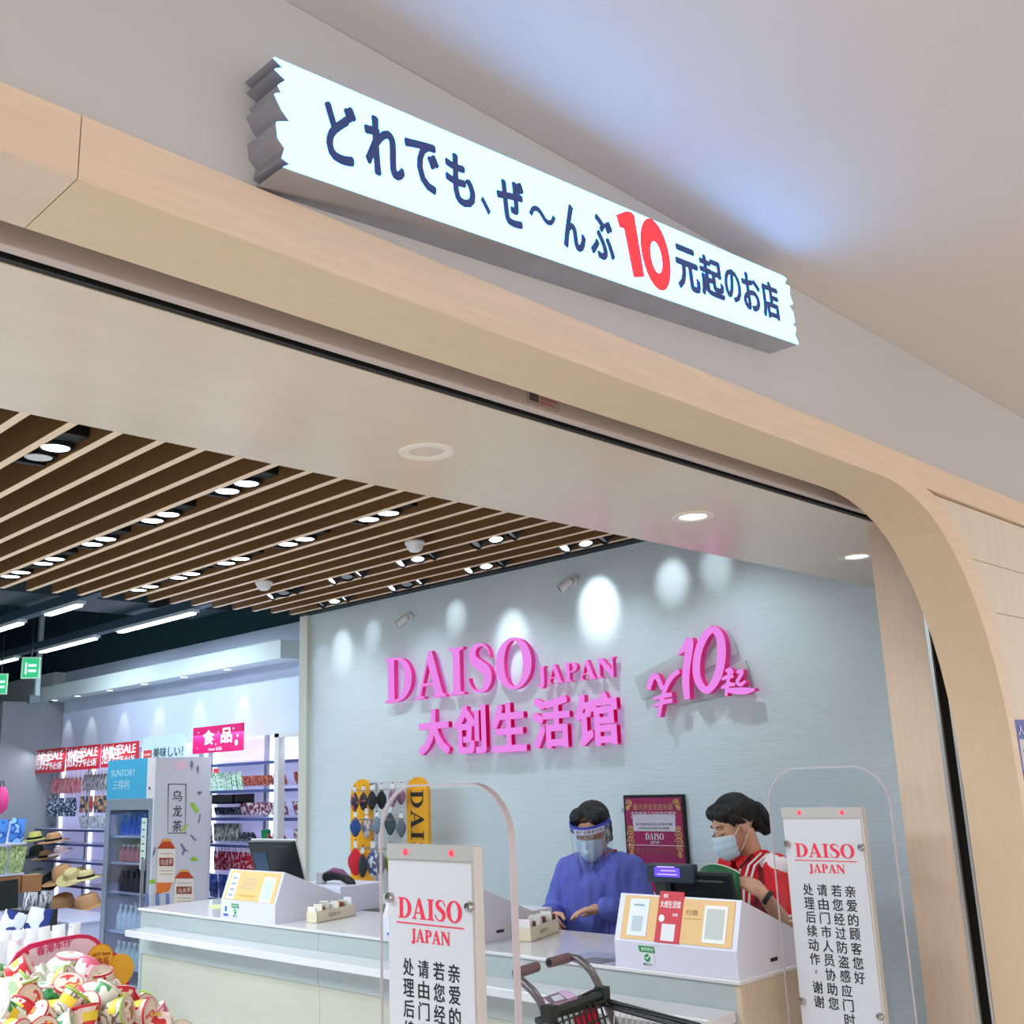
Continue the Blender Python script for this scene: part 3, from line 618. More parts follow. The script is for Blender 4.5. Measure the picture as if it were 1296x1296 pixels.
def card_tray(loc, rz, lb, n, cols, seed):
    r = random.Random(seed); t = thing('card_tray', lb, 'tray', loc, rz)
    MB().box(-.035, -.14, 0, -.031, .14, .055).box(.031, -.14, 0, .035, .14, .055).box(-.035, -.14, 0, .035, .14, .004).box(-.035, .136, 0, .035, .14, .05).box(-.035, -.14, 0, .035, -.136, .05).build('box', col(226, 216, 190), t)
    put_text('box_print', '刮刮卡', col(120, 100, 80), t, (-.0352, .06, .02), -Y_, Z_, .09, .018, .0004)
    for i in range(n):
        y_ = -.125+.25*i/(n-1); c_ = thing('card_pack', 'small printed card pack in the ' + lb, 'card pack', Vector(loc)+Matrix.Rotation(rz, 3, 'Z') @ Vector((0, y_, .006)), rz+r.uniform(-.15, .15), group='card packs in the '+lb)
        M = Matrix.Rotation(r.uniform(-.35, .0), 4, 'X')
        MB().box(-.026, -.004, 0, .026, .004, .075+r.uniform(-.008, .014), M=M).build('pack', cols[i % len(cols)], c_)
card_tray((3.30, 4.545, CT), 1.78, 'cream tray beside the far left payment stand', 9, [col(240, 240, 236), col(214, 220, 205), col(150, 84, 70), col(236, 232, 220)], 1)
card_tray((3.40, 3.24, CT), 1.90, 'cream tray behind the nearer door gate', 9, [col(120, 78, 62), col(230, 226, 214), col(236, 236, 236)], 2)
t = thing('cash_drawer', 'white steel box right of the cream tray behind the nearer door gate', 'box', (3.50, 3.42, CT))
MB().box(-.05, -.09, 0, .09, .16, .09).build('body', m_kiosk, t, bevel=.004); MB().cyl((-.051, -.07, .075), (-.07, -.07, .075), .008).build('knob', col(50, 80, 160), t)
t = thing('paper_slip', 'pale green paper slip lying on the counter beside the far left payment stand', 'paper', (3.33, 5.62, CT))
MB().prism([(-.10, -.09), (.02, -.12), (.08, .05), (-.03, .1)], lambda u, v, q: (u, v, .004*q)).build('sheet', col(206, 222, 150), t)
t = thing('acrylic_holder', 'small clear acrylic card holder lying on the counter left of the near stand', 'holder', (3.09, 2.66, CT))
MB().box(-.05, -.06, 0, .05, .06, .02).build('block', clear('clear_acrylic', (.95, .96, .98, 1), .12), t)
# low grey storage units behind the counter
t = thing('back_cabinet', 'pale grey low cabinet behind the counter in front of the mask rack', 'cabinet', (3.95, 4.7, 0))
MB().box(-.16, -.40, 0, .165, .43, .97).build('body', col(196, 204, 200), t, bevel=.004)
MB().box(-.164, -.39, .05, -.16, .01, .93).build('door', col(202, 208, 206), t); MB().box(-.164, .02, .05, -.16, .42, .93).build('door', col(202, 208, 206), t)
# ================================================================== theft gates at the door
def gate(x, y_, lb, ta=.009, tb_=.003):
    t = thing('security_gate', lb, 'security gate', (x, y_, 0), group='door gates at the entrance')
    ol_ = [(.215, 0), (.215, 1.47)]+[(.095+.12*math.cos(math.radians(a)), 1.485+.12*math.sin(math.radians(a))) for a in range(0, 91, 10)]
    ol_ += [(-u, v) for u, v in ol_[::-1]]
    il = [(.205, 0), (.205, 1.47)]+[(.095+.11*math.cos(math.radians(a)), 1.485+.11*math.sin(math.radians(a))) for a in range(0, 91, 10)]
    il += [(-u, v) for u, v in il[::-1]]
    MB().prism(il, lambda u, v, q: (-.003+.006*q, u, v)).build('clear_pane', clear('clear_acrylic_pane', (.965, .972, .985, 1), .035), t)
    eb = MB(); n = len(ol_); hx = lambda u: tb_+(ta-tb_)*min(1, max(0, (.215-u)/.43*1.6))
    for sg in (-1, 1): eb.v += [(sg*hx(u), u, v) for u, v in ol_] + [(sg*hx(u), u*.985, v-.004) for u, v in ol_]
    for i in range(n-1):
        eb.f += [(i, i+1, n+i+1, n+i), (2*n+i, 2*n+i+1, 3*n+i+1, 3*n+i), (i, i+1, 2*n+i+1, 2*n+i), (n+i, n+i+1, 3*n+i+1, 3*n+i)]; eb.m += [0]*4
    eb.build('edge_frame', mat('acrylic_edge', rgb(206, 196, 204), .15, alpha=.8), t, smooth=True)
    y0, y1, z1 = -.130, .150, 1.478
    MB().box(-.030, y0, .1, -.004, y1, z1).build('panel_case', mat('gate_metal', rgb(206, 203, 200), .35, .2), t, bevel=.002)
    MB().box(-.033, y0-.002, z1-.030, -.029, y1+.001, z1+.001).build('top_bar', mat('gate_bar', rgb(198, 196, 194), .35, .3), t)
    for yy in (.085, -.065):
        b = MB().lathe([(.007, 0), (.006, .003), (.001, .005)], 16, Matrix.Translation((-.033, yy, z1-.015)) @ Matrix.Rotation(-math.pi/2, 4, 'Y')).build('red_light', glow('red_led', (1, .05, .08, 1), 2.2), t)
    MB().box(-.033, y0+.006, .12, -.030, y1-.004, z1-.036).build('message_board', mat('gate_board', rgb(212, 212, 220), .3), t)
    rd = mat('gate_red', rgb(235, 52, 80), .5)
    serif('board_logo', 'DAISO', rd, t, (-.0332, .112, z1-.152), -Y_, Z_, .205, .042, .0008, .05)
    MB().box(-.034, -.098, z1-.163, -.0332, .118, z1-.1605).build('logo_rule', rd, t)
    serif('board_logo', 'JAPAN', rd, t, (-.0332, .070, z1-.198), -Y_, Z_, .125, .026, .0008, .03)
    bk = col(26, 26, 30, .5); u_, w_ = -Y_, Z_
    for cx, s in ((-.065, '亲爱的顾客您好'), (-.018, '若您经过防盗感应门时'), (.031, '请由门市人员协助您'), (.080, '处理后续动作，谢谢')):
        for i, ch in enumerate(s):
            if ch == '，': put_text('board_character', ch, bk, t, (-.0332, cx+.004, z1-.252-i*.0413), u_, w_, .006, .010, .0006, bold=.015); continue
            put_text('board_character', ch, bk, t, (-.0332, cx+.018, z1-.268-i*.0413), u_, w_, .035, .0355, .0006, bold=.012)
    for yy, zz in ((y1-.012, -.112), (y0+.012, -.118), (y1-.012, -.585), (y0+.012, -.60)):
        MB().lathe([(.011, 0), (.011, .006), (.008, .010), (.001, .011)], 18, Matrix.Translation((-.033, yy, z1+zz)) @ Matrix.Rotation(-math.pi/2, 4, 'Y')).build('chrome_screw', mat('chrome', rgb(190, 186, 182), .18, 1), t, smooth=True)
    MB().box(-.05, -.225, 0, .05, .225, .06).build('base', col(190, 188, 186), t, bevel=.004)
    return t
gate(1.60, 1.80, 'clear arched door gate with a white message board, the nearer, left one')
gate(3.22, 1.762, 'clear arched door gate with a white message board standing beside the wood pillar', .0035, .0025)
# ================================================================== framed poster on the wall
t = thing('framed_poster', 'black framed magenta poster with gold scrolls on the wall between the two cashiers', 'poster', (4.665, 3.55, 1.47))
pw, ph = .185, .62; z0 = -.62
MB().box(-.022, -pw-.012, z0-.01, 0, pw+.012, z0+ph+.015).build('frame', m_black, t, bevel=.002)
MB().box(-.0235, -pw, z0+.005, -.022, pw, z0+ph).build('sheet', mat('magenta_print', rgb(148, 28, 84), .4, noise=(12, .15)), t)
gold = col(204, 164, 110, .5); pale = col(216, 206, 216, .5)
top = z0+ph
for k_, (zz, hh_) in enumerate(((top-.17, .085),)): MB().box(-.0245, -pw*.75, zz, -.0235, pw*.75, zz+hh_).build('text_box', col(196, 192, 206), t)
for k_, (zz, s, w_, h_, c_) in enumerate(((top-.062, '盛大开业欢迎光临', .26, .032, col(190, 150, 120)), (top-.085, '全场商品十元起每日更新', .30, .015, pale), (top-.104, '日用百货文具餐具收纳化妆', .30, .013, pale), (top-.10-.028+.0, '欢迎选购', .0, 0, pale), (top-.140, '生活馆会员日全场优惠', .24, .013, col(80, 60, 80)), (top-.160, '扫码关注即可领取', .20, .012, col(80, 60, 80)), (top-.285, '盛大开业欢迎光临', .26, .036, col(150, 90, 90)), (top-.40, '开业大吉', .16, .04, gold))):
    if w_: put_text('print', s, c_, t, (-.0247, w_/2, zz), -Y_, Z_, w_, h_, .0005)
serif('print', 'DAISO', pale, t, (-.0247, .06, top-.212), -Y_, Z_, .12, .032, .0005, .05); serif('print', 'JAPAN', pale, t, (-.0247, .03, top-.232), -Y_, Z_, .06, .014, .0005, .05)
serif('print', 'DAISO', pale, t, (-.0247, .07, top-.505), -Y_, Z_, .13, .034, .0005, .05)
MB().box(-.0246, -pw, top-.242, -.0236, pw, top-.239).build('rule', pale, t)
for sy in (-1, 1):
    for k_, (zz, rr) in enumerate(((top-.03, .022), (top-.055, .013), (top-.16, .018), (top-.19, .024), (top-.225, .026), (top-.26, .020), (top-.29, .014))):
        yy = sy*(pw-.028 if k_ > 1 else pw-.03+.012*k_)
        c_ = [(-.0250, yy+math.cos(q*.55)*rr*(1-q*.045), zz+math.sin(q*.55)*rr*(1-q*.045)) for q in range(20)]
        MB().tube(c_, .0032, 5).build('gold_scroll', gold, t)
MB().box(-.02, pw+.012, top-.075, -.01, pw+.03, top-.05).build('clip', col(150, 170, 190), t)
# ================================================================== people
from mathutils import noise as mn
def blob(name, prims, m, parent=None, voxel=.005, smooth=4, fold=None):
    """union of tapered capsules and ellipsoids grown into one continuous surface"""
    mb = MB()
    for p in prims:
        if p[0] == 'c': mb.cap(p[1], p[2], p[3], p[4])
        else: mb.ell(p[1], p[2], 18, 12, p[3] if len(p) > 3 else None)
    o = mb.build(name, m)
    r = o.modifiers.new('r', 'REMESH'); r.mode = 'VOXEL'; r.voxel_size = voxel
    s = o.modifiers.new('s', 'SMOOTH'); s.iterations = smooth; s.factor = .6
    bpy.context.view_layer.update()
    me = bpy.data.meshes.new_from_object(o.evaluated_get(bpy.context.evaluated_depsgraph_get()))
    old = o.data; o.modifiers.clear(); o.data = me; bpy.data.meshes.remove(old)
    if fold:
        amp, sx, sz = fold
        nr = [v.normal.copy() for v in me.vertices]
        for v, n in zip(me.vertices, nr):
            c = v.co; q = Vector((c.x*sx, c.y*sx, c.z*sz)); f = mn.noise(q)+.5*mn.noise(q*2.3)
            v.co = c + n*(amp*(1-abs(f)*2.2))
    me.polygons.foreach_set('use_smooth', [True]*len(me.polygons)); me.update()
    o.parent = parent; return o
def frame(o, fwd, up):
    f = Vector(fwd).normalized(); r = f.cross(Vector(up)).normalized(); u = r.cross(f)
    return Matrix(((r.x, f.x, u.x, o[0]), (r.y, f.y, u.y, o[1]), (r.z, f.z, u.z, o[2]), (0, 0, 0, 1)))
def xf(M, prims, s=1):
    out = []; R3 = M.to_3x3()
    for p in prims:
        if p[0] == 'c': out.append(('c', M @ (Vector(p[1])*s), p[2]*s, M @ (Vector(p[3])*s), p[4]*s))
        else: out.append(('e', M @ (Vector(p[1])*s), tuple(q*s for q in p[2]), R3 @ p[3] if len(p) > 3 else R3))
    return out
HEAD = [('e', (0, -.012, .03), (.074, .090, .083)), ('e', (0, .028, -.02), (.060, .062, .075)), ('e', (0, .04, -.06), (.046, .046, .048)), ('e', (0, .066, -.098), (.022, .02, .017)),
        ('c', (0, .086, .010), .009, (0, .098, -.026), .011), ('e', (.011, .090, -.030), (.008, .007, .006)), ('e', (-.011, .090, -.030), (.008, .007, .006)),
        ('e', (.032, .064, -.03), (.022, .02, .022)), ('e', (-.032, .064, -.03), (.022, .02, .022)), ('c', (-.03, .078, .028), .010, (.03, .078, .028), .010),
        ('e', (.075, -.002, -.008), (.009, .018, .030)), ('e', (-.075, -.002, -.008), (.009, .018, .030)), ('c', (0, .084, -.062), .009, (0, .080, -.075), .010)]
def hand(o, d, up, curl=.5, s=1.0, left=False):
    """prims of a hand: palm from the wrist o along d, back of the hand towards up, five fingers"""
    M = frame(o, d, up); sg = -1 if left else 1; P = []
    P.append(('e', (0, .045, 0), (.036, .050, .015))); P.append(('c', (0, -.01, 0), .023, (0, .03, 0), .024))
    for i, (x, L, y) in enumerate(((-.029, .060, .078), (-.010, .070, .086), (.010, .074, .088), (.028, .066, .082))):
        x = -x*sg; a = curl*(1+.12*i); p = Vector((x*.95, y-.012, 0)); r = .0088
        P.append(('c', (x*.7, .04, 0), .011, tuple(p), .0095))
        for q, (f, ang) in enumerate(((.45, a*.6), (.32, a*1.5), (.23, a*2.2))):
            nxt = p + Vector((x*.02, L*f*math.cos(ang), -L*f*math.sin(ang))); P.append(('c', tuple(p), r, tuple(nxt), r*.9)); p = nxt; r *= .9
    t0 = Vector((-.026*sg, .012, -.004)); t1 = Vector((-.052*sg, .045, -.016)); t2 = Vector((-.050*sg, .078, -.026)); 
    P.append(('c', tuple(t0), .014, tuple(t1), .0105)); P.append(('c', tuple(t1), .0105, tuple(t2), .008))
    return xf(M, P, s)
skin = mat('skin', rgb(206, 158, 132), .5, noise=(20, .04)); m_hair = mat('hair_black', rgb(13, 12, 13), .55, noise=(60, .4, (1, 1, .15)), bump=(70, .4, (1, 1, .12)))
m_mask = mat('mask_blue', rgb(196, 220, 238), .7, bump=(60, .1)); m_lash = col(24, 16, 16, .7); m_string = col(235, 238, 242, .6)
def face(M, par, s=1):
    g = lambda x, y, z: M @ (Vector((x, y, z))*s)
    for sx in (-1, 1):
        MB().tube([g(sx*.041, .076, .004), g(sx*.036, .082, -.003), g(sx*.028, .087, -.004), g(sx*.017, .0865, .0)], [.0008, .0018, .0018, .0008], 6).build('eyelash', m_lash, par, smooth=True)
        MB().tube([g(sx*.043, .074, .027), g(sx*.035, .0835, .032), g(sx*.022, .0895, .031), g(sx*.014, .0885, .027)], [.001, .0026, .003, .0014], 6).build('eyebrow', m_lash, par, smooth=True)
    mb = MB(); nu, nv = 18, 12; vs = []
    for j in range(nv+1):
        v = j/nv; z = -.012-.100*v
        for i in range(nu+1):
            a = -1.15+2.3*i/nu; rx = .073-.022*v*v; ry = .060+.034*max(0, math.cos(a))**3*(1-(v-.40)**2*1.8)
            cy = .030+.018*v-.004*v*v*4+.002*math.sin(v*math.pi*6)
            zz = z + (.010*math.cos(a*1.3) if j < 2 else 0) - (.008*(abs(a)/1.15)**2*(v-.5)*-2)
            vs.append(g(rx*math.sin(a)*1.06, cy+ry*math.cos(a), zz))
    mb.add(vs, [(j*(nu+1)+i, j*(nu+1)+i+1, (j+1)*(nu+1)+i+1, (j+1)*(nu+1)+i) for j in range(nv) for i in range(nu)])
    o = mb.build('face_mask', m_mask, par, smooth='all'); sd = o.modifiers.new('solid', 'SOLIDIFY'); sd.thickness = .0015
    MB().tube([vs[i]+M.to_3x3() @ Vector((0, .001, 0)) for i in range(nu+1)], .0013, 5).build('mask_edge', m_string, o)
    for sx in (-1, 1):
        MB().tube([g(sx*.069, .052, -.018), g(sx*.077, .02, .005), g(sx*.083, -.008, .022), g(sx*.083, -.022, .002), g(sx*.08, -.012, -.028), g(sx*.068, .02, -.062), g(sx*.056, .052, -.092)], .0012, 5).build('ear_loop', m_string, o)
def person(lb, base, cat='person'): return thing('person', lb, cat, base)
def legs(hc, rt, f, foot_z=.04):
    P = []
    for s in (-1, 1):
        h = hc + rt*(.085*s); k_ = Vector((h.x, h.y, .46))+f*.02; a_ = Vector((h.x, h.y, .085))
        P += [('c', h, .082, k_, .052), ('c', k_, .052, a_, .036), ('c', Vector((a_.x, a_.y, foot_z)), .035, Vector((a_.x, a_.y, foot_z-.006))+f*.15, .026)]
    return P
# ---------------------------------------------------------------- cashier in the blue gown
f = Vector((-.93, -.35, 0)).normalized(); r = f.cross(Z_); c0 = Vector((4.0, 3.39, 0))
t = person('person in a blue isolation gown, face shield and mask, hands held over the counter', c0)
L = lambda a, b, z: c0 + r*a + f*b + Z_*z
hd = frame(L(.01, .055, 1.352), f*.93+r*.0-Z_*.36, Z_)
sh_r, sh_l = L(.150, 0, 1.165), L(-.150, 0, 1.165)
el_r, el_l = L(.222, .03, .965), L(-.215, .02, .965)
wr_r, wr_l = L(.185, .205, .985), L(-.07, .215, 1.022)
hr, hl = L(.16, .245, .972)-wr_r, L(.05, .285, 1.02)-wr_l
body = xf(hd, HEAD, 1.0) + [('c', L(0, -.01, 1.19), .050, hd @ Vector((0, -.02, -.05)), .047), ('c', sh_r, .045, sh_l, .045), ('e', L(0, 0, 1.06), (.11, .12, .15)), ('c', L(0, 0, 1.05), .11, L(0, 0, .86), .125),
    ('c', sh_r, .04, el_r, .034), ('c', el_r, .034, wr_r, .023), ('c', sh_l, .04, el_l, .034), ('c', el_l, .034, wr_l, .023)] + legs(L(0, 0, .82), r, f)
body += hand(wr_r, hr, Z_*.6+r*.6-f*.1, .75, 1.0) + hand(wr_l, hl, Z_*1.0-f*.1, .35, 1.0, True)
blob('body', body, skin, t, .004, 3)
face(hd, t)
gown = [('c', L(.05, -.01, 1.205), .058, L(.15, -.01, 1.160), .060), ('c', L(-.05, -.01, 1.205), .058, L(-.15, -.01, 1.160), .060), ('c', L(.07, .01, 1.14), .115, L(.075, .0, .90), .125), ('c', L(-.07, .01, 1.14), .115, L(-.075, .0, .90), .125), ('c', L(.08, 0, .9), .13, L(.09, .0, .55), .145), ('c', L(-.08, 0, .9), .13, L(-.09, 0, .55), .145),
    ('c', sh_r, .066, el_r, .066), ('c', el_r, .064, wr_r-hr*.35, .044), ('c', sh_l, .066, el_l, .066), ('c', el_l, .064, wr_l-hl*.2, .046), ('e', L(0, .02, 1.232), (.085, .085, .028)), ('c', L(0, .06, 1.1), .09, L(0, .05, .95), .1)]
m_gown = mat('gown_blue', rgb(90, 102, 190), .75, noise=(9, .08), bump=(14, .35, (1, 1, .35)))
blob('gown', gown, m_gown, t, .007, 5, (.009, 13, 4.5))
for w_, h_, rr in ((wr_r, hr, .033), (wr_l, hl, .034)):
    hn = h_.normalized(); MB().cyl(w_-hn*.035, w_+hn*.008, rr, rr*.94, 18).build('cuff', col(214, 226, 236, .8), t, smooth=True)
MB().tube([L(.072*math.cos(a)*1.15, .012+.075*math.sin(a), 1.243+.012*math.cos(a)**2) for a in [i*math.pi/12 for i in range(25)]], .006, 6).build('collar_red', col(160, 36, 34, .7), t, smooth=True)
MB().tube([L(.082*math.cos(a)*1.15, .014+.085*math.sin(a), 1.232+.010*math.cos(a)**2) for a in [i*math.pi/12 for i in range(25)]], .006, 6).build('neck_binding', m_gown, t, smooth=True)
hair = xf(hd, [('e', (0, -.024, .045), (.083, .092, .082)), ('e', (.045, .02, .075), (.045, .05, .038)), ('e', (-.045, .02, .075), (.045, .05, .038)), ('c', (.078, -.01, .03), .018, (.076, -.012, -.05), .012), ('c', (-.078, -.01, .03), .018, (-.076, -.012, -.05), .012), ('c', (0, -.08, .03), .05, (0, -.085, -.07), .05), ('e', (0, -.112, -.055), (.052, .04, .058))])
ha = blob('hair', hair, m_hair, t, .005, 3, (.003, 60, 20))
blob('hair_band', xf(hd, [('c', (-.03, .055, .068), .016, (-.062, .045, .045), .010), ('c', (.0, .06, .074), .014, (.05, .05, .058), .010)]), mat('hair_brown', rgb(64, 34, 26), .5), ha, .004, 2)
# face shield
vz = MB(); n = 24; vs = []
for j in range(2):
    for i in range(n+1):
        a = -1.45+2.9*i/n; rx, ry = .098+.006*j, .108+.016*j
        vs.append(hd @ Vector((rx*math.sin(a), .012+ry*math.cos(a), .052-.235*j)))
vz.add(vs, [(i, i+1, n+2+i, n+1+i) for i in range(n)])
so = vz.build('face_shield', clear('shield_film', (.86, .91, .975, 1), .22), t, smooth='all')
vb = MB(); vs = []
for j in range(2):
    for i in range(n+1):
        a = -1.7+3.4*i/n; vs.append(hd @ Vector((.096*math.sin(a), .012+.104*math.cos(a), .060-.036*j)))
vb.add(vs, [(i, i+1, n+2+i, n+1+i) for i in range(n)])
bo = vb.build('shield_foam', col(52, 64, 170, .7), so, smooth='all'); q_ = bo.modifiers.new('solid', 'SOLIDIFY'); q_.thickness = .008
vl = MB(); vs = []
for j in range(2):
    for i in range(n+1):
        a = -1.0+1.45*i/n; vs.append(hd @ Vector((.1065*math.sin(a), .012+.1145*math.cos(a), .056-.026*j)))
vl.add(vs, [(i, i+1, n+2+i, n+1+i) for i in range(n)])
vl.build('shield_label', col(206, 208, 232, .5), so, smooth='all')
for i in range(7):
    a = -.85+i*.17; p_ = hd @ Vector((.108*math.sin(a), .012+.116*math.cos(a), .037)); d_ = hd.to_3x3() @ Vector((math.cos(a), -math.sin(a), 0)); u_ = hd.to_3x3() @ Z_
    put_text('label_print', '防护面罩防飞溅'[i], col(40, 44, 90), so, p_, d_, u_, .013, .013, .0004)
rebase(t)
# ---------------------------------------------------------------- cashier in the red polo shirt
f = Vector((-.93, .37, 0)).normalized(); r = f.cross(Z_); c0 = Vector((3.99, 2.545, 0))
t = person('person in a red polo shirt and mask, dark hair tied back, holding a green booklet', c0)
L = lambda a, b, z: c0 + r*a + f*b + Z_*z
hd = frame(L(.0, .085, 1.382), f*.91-Z_*.40+r*.06, Z_)
sh_r, sh_l = L(.150, 0, 1.205), L(-.150, .0, 1.205)
el_r, el_l = L(.19, .09, .99), L(-.215, .03, 1.0)
wl_ = PX(966, 1132, 0, 3.69); wr_r, wr_l = L(.115, .27, 1.15), wl_
hr, hl = L(.085, .36, 1.18)-wr_r, PX(936, 1110, 0, 3.66)-wl_
body = xf(hd, HEAD, 1.0) + [('c', L(0, -.01, 1.19), .050, hd @ Vector((0, -.03, -.06)), .043), ('c', sh_r, .045, sh_l, .045), ('e', L(0, 0, 1.06), (.11, .12, .15)), ('c', L(0, 0, 1.05), .11, L(0, 0, .86), .125),
    ('c', sh_r, .042, el_r, .038), ('c', el_r, .037, wr_r, .024), ('c', sh_l, .042, el_l, .040), ('c', el_l, .038, wr_l, .025)] + legs(L(0, 0, .82), r, f)
body += hand(wr_r, hr, r*.8+Z_*.3-f*.2, .7, 1.0) + hand(wr_l, hl, -r*.8+Z_*.45-f*.1, .7, 1.0, True)
blob('body', body, skin, t, .004, 3)
face(hd, t)
m_polo = mat('polo_red', rgb(214, 18, 36), .7, noise=(12, .08), bump=(40, .1)); m_vest = mat('vest_maroon', rgb(118, 22, 34), .75, noise=(12, .1))
polo = [('c', L(.115, -.005, 1.205), .058, L(-.115, -.005, 1.205), .058), ('c', L(.06, .0, 1.14), .105, L(.06, 0, .90), .11), ('c', L(-.06, 0, 1.14), .105, L(-.06, 0, .90), .11), ('c', L(.05, .055, 1.12), .062, L(-.05, .055, 1.12), .062),
    ('c', sh_r, .062, sh_r.lerp(el_r, .72), .062), ('c', sh_l, .062, sh_l.lerp(el_l, .72), .064), ('e', L(0, .0, 1.235), (.070, .070, .03))]
blob('polo_shirt', polo, m_polo, t, .006, 5, (.005, 14, 7))
vest = [('c', L(.05, -.004, 1.10), .112, L(.05, 0, .80), .125), ('c', L(-.05, -.004, 1.10), .112, L(-.05, 0, .80), .125)]
blob('apron', [('c', L(-.075, .03, 1.05), .085, L(-.075, .03, .6), .10), ('c', L(.075, .03, 1.0), .085, L(.075, .03, .6), .10), ('c', L(-.118, .004, 1.18), .065, L(-.10, .02, 1.05), .09)], m_vest, t, .006, 5, (.004, 14, 6))
for sx in (1, -1):   # collar wings
    MB().prism([(0, 0), (.062, -.012), (.050, -.070), (.010, -.045)], lambda u, v, q: L(sx*(.012+u*.95), .062+.032-u*.75+.006*q-v*.25, 1.262+v)).build('collar', m_polo, t, smooth=True)
MB().tube([L(.060*math.cos(a), .005+.062*math.sin(a), 1.255+.012*math.cos(a)**2-.02*max(0, math.sin(a))) for a in [i*math.pi/12 for i in range(-3, 16)]], .012, 8).build('collar_stand', m_polo, t, smooth=True)
wh = col(232, 222, 226, .7)
def strap(pts, w_, m_, nm):
    """flat band lying on the chest"""
    mb = MB(); vs = []
    for p_ in pts:
        a_, b_, z_ = p_; vs += [L(a_-w_/2, b_, z_), L(a_+w_/2, b_, z_)]
    mb.add(vs, [(2*i, 2*i+1, 2*i+3, 2*i+2) for i in range(len(pts)-1)]); o = mb.build(nm, m_, t, smooth='all'); q = o.modifiers.new('solid', 'SOLIDIFY'); q.thickness = .004; return o
strap([(-.098, .03, 1.268), (-.096, .095, 1.225), (-.092, .122, 1.16), (-.088, .130, 1.07), (-.085, .132, .98)], .011, wh, 'white_stripe')
strap([(-.125, .02, 1.266), (-.122, .085, 1.225), (-.118, .112, 1.16), (-.112, .122, 1.07), (-.108, .128, .98)], .011, wh, 'white_stripe')
strap([(-.066, .05, 1.262), (-.062, .112, 1.215), (-.052, .128, 1.15), (-.04, .132, 1.07), (-.035, .134, .98)], .012, col(46, 20, 24, .7), 'lanyard')
for i in range(6): strap([(-.064+.004*i, .118+.0025*i, 1.212-.030*i), (-.062+.004*i, .1195+.0025*i, 1.200-.030*i)], .007, wh, 'lanyard_print')
blob('shoulder_patch', [('c', L(-.125, -.0, 1.214), .056, L(-.158, .0, 1.206), .0605)], wh, t, .005, 3)
tl = sh_l.lerp(el_l, .74); dn = (el_l-sh_l).normalized()
MB().cyl(tl+dn*.028, tl+dn*.036, .070, .070, 20).cyl(tl+dn*.045, tl+dn*.052, .067, .066, 20).build('sleeve_stripe', wh, t, smooth=True)
MB().cyl(wr_l-hl.normalized()*.028, wr_l-hl.normalized()*.012, .0285, .0275, 18).build('wristband', m_black, t, smooth=True)
MB().cyl(L(.02, .128, 1.19), L(.018, .134, 1.12), .004, n=8).box(-.01, -.004, -.012, .01, .004, .012, M=Matrix.Translation(L(.02, .130, 1.195))).build('microphone_clip', m_black, t)
hair = xf(hd, [('e', (0, -.020, .042), (.081, .094, .080)), ('e', (.03, .035, .070), (.050, .045, .034)), ('e', (-.03, .035, .070), (.050, .045, .034)), ('c', (.070, .03, .045), .016, (.078, -.004, .010), .010), ('c', (-.070, .03, .045), .016, (-.078, -.004, .010), .010), ('c', (.066, .04, .05), .014, (.074, .04, .012), .005), ('c', (-.066, .04, .05), .014, (-.074, .04, .012), .005),
    ('c', (0, -.08, .02), .055, (0, -.10, -.04), .040), ('c', (0, -.10, -.02), .035, (.0, -.125, -.09), .022)])
ha = blob('hair', hair, m_hair, t, .005, 3, (.002, 60, 20))
blob('hair_net', xf(hd, [('e', (0, -.138, -.030), (.045, .026, .066)), ('e', (0, -.118, -.02), (.03, .03, .04))]), mat('hair_net', rgb(26, 32, 40), .6), ha, .005, 2)
rebase(t)
# green booklet in the hands
t = thing('booklet', 'green bowed booklet held open by the cashier in red', 'booklet', L(.09, .40, 1.14))
a_, b_ = PX(884, 1108, 0, 3.62), PX(936, 1106, 0, 3.62); n = 14; vs = []; d_ = (b_-a_)
for j in range(2):
    for i in range(n+1):
        q = i/n; vs.append(a_ + d_*q + Z_*((.040*math.sin(math.pi*q)**.8+.0) - .115*j) + f*(.03*math.sin(math.pi*q)))
bk_ = MB().add(vs, [(i, i+1, n+2+i, n+1+i) for i in range(n)]).build('cover', mat('booklet_green', rgb(26, 96, 58), .5), t, smooth='all')
q = bk_.modifiers.new('solid', 'SOLIDIFY'); q.thickness = .004
MB().tube([p_+f*-.004 for p_ in vs[:n+1]], .0035, 6).build('page_edge', col(206, 222, 196), t, smooth=True)
rebase(t)
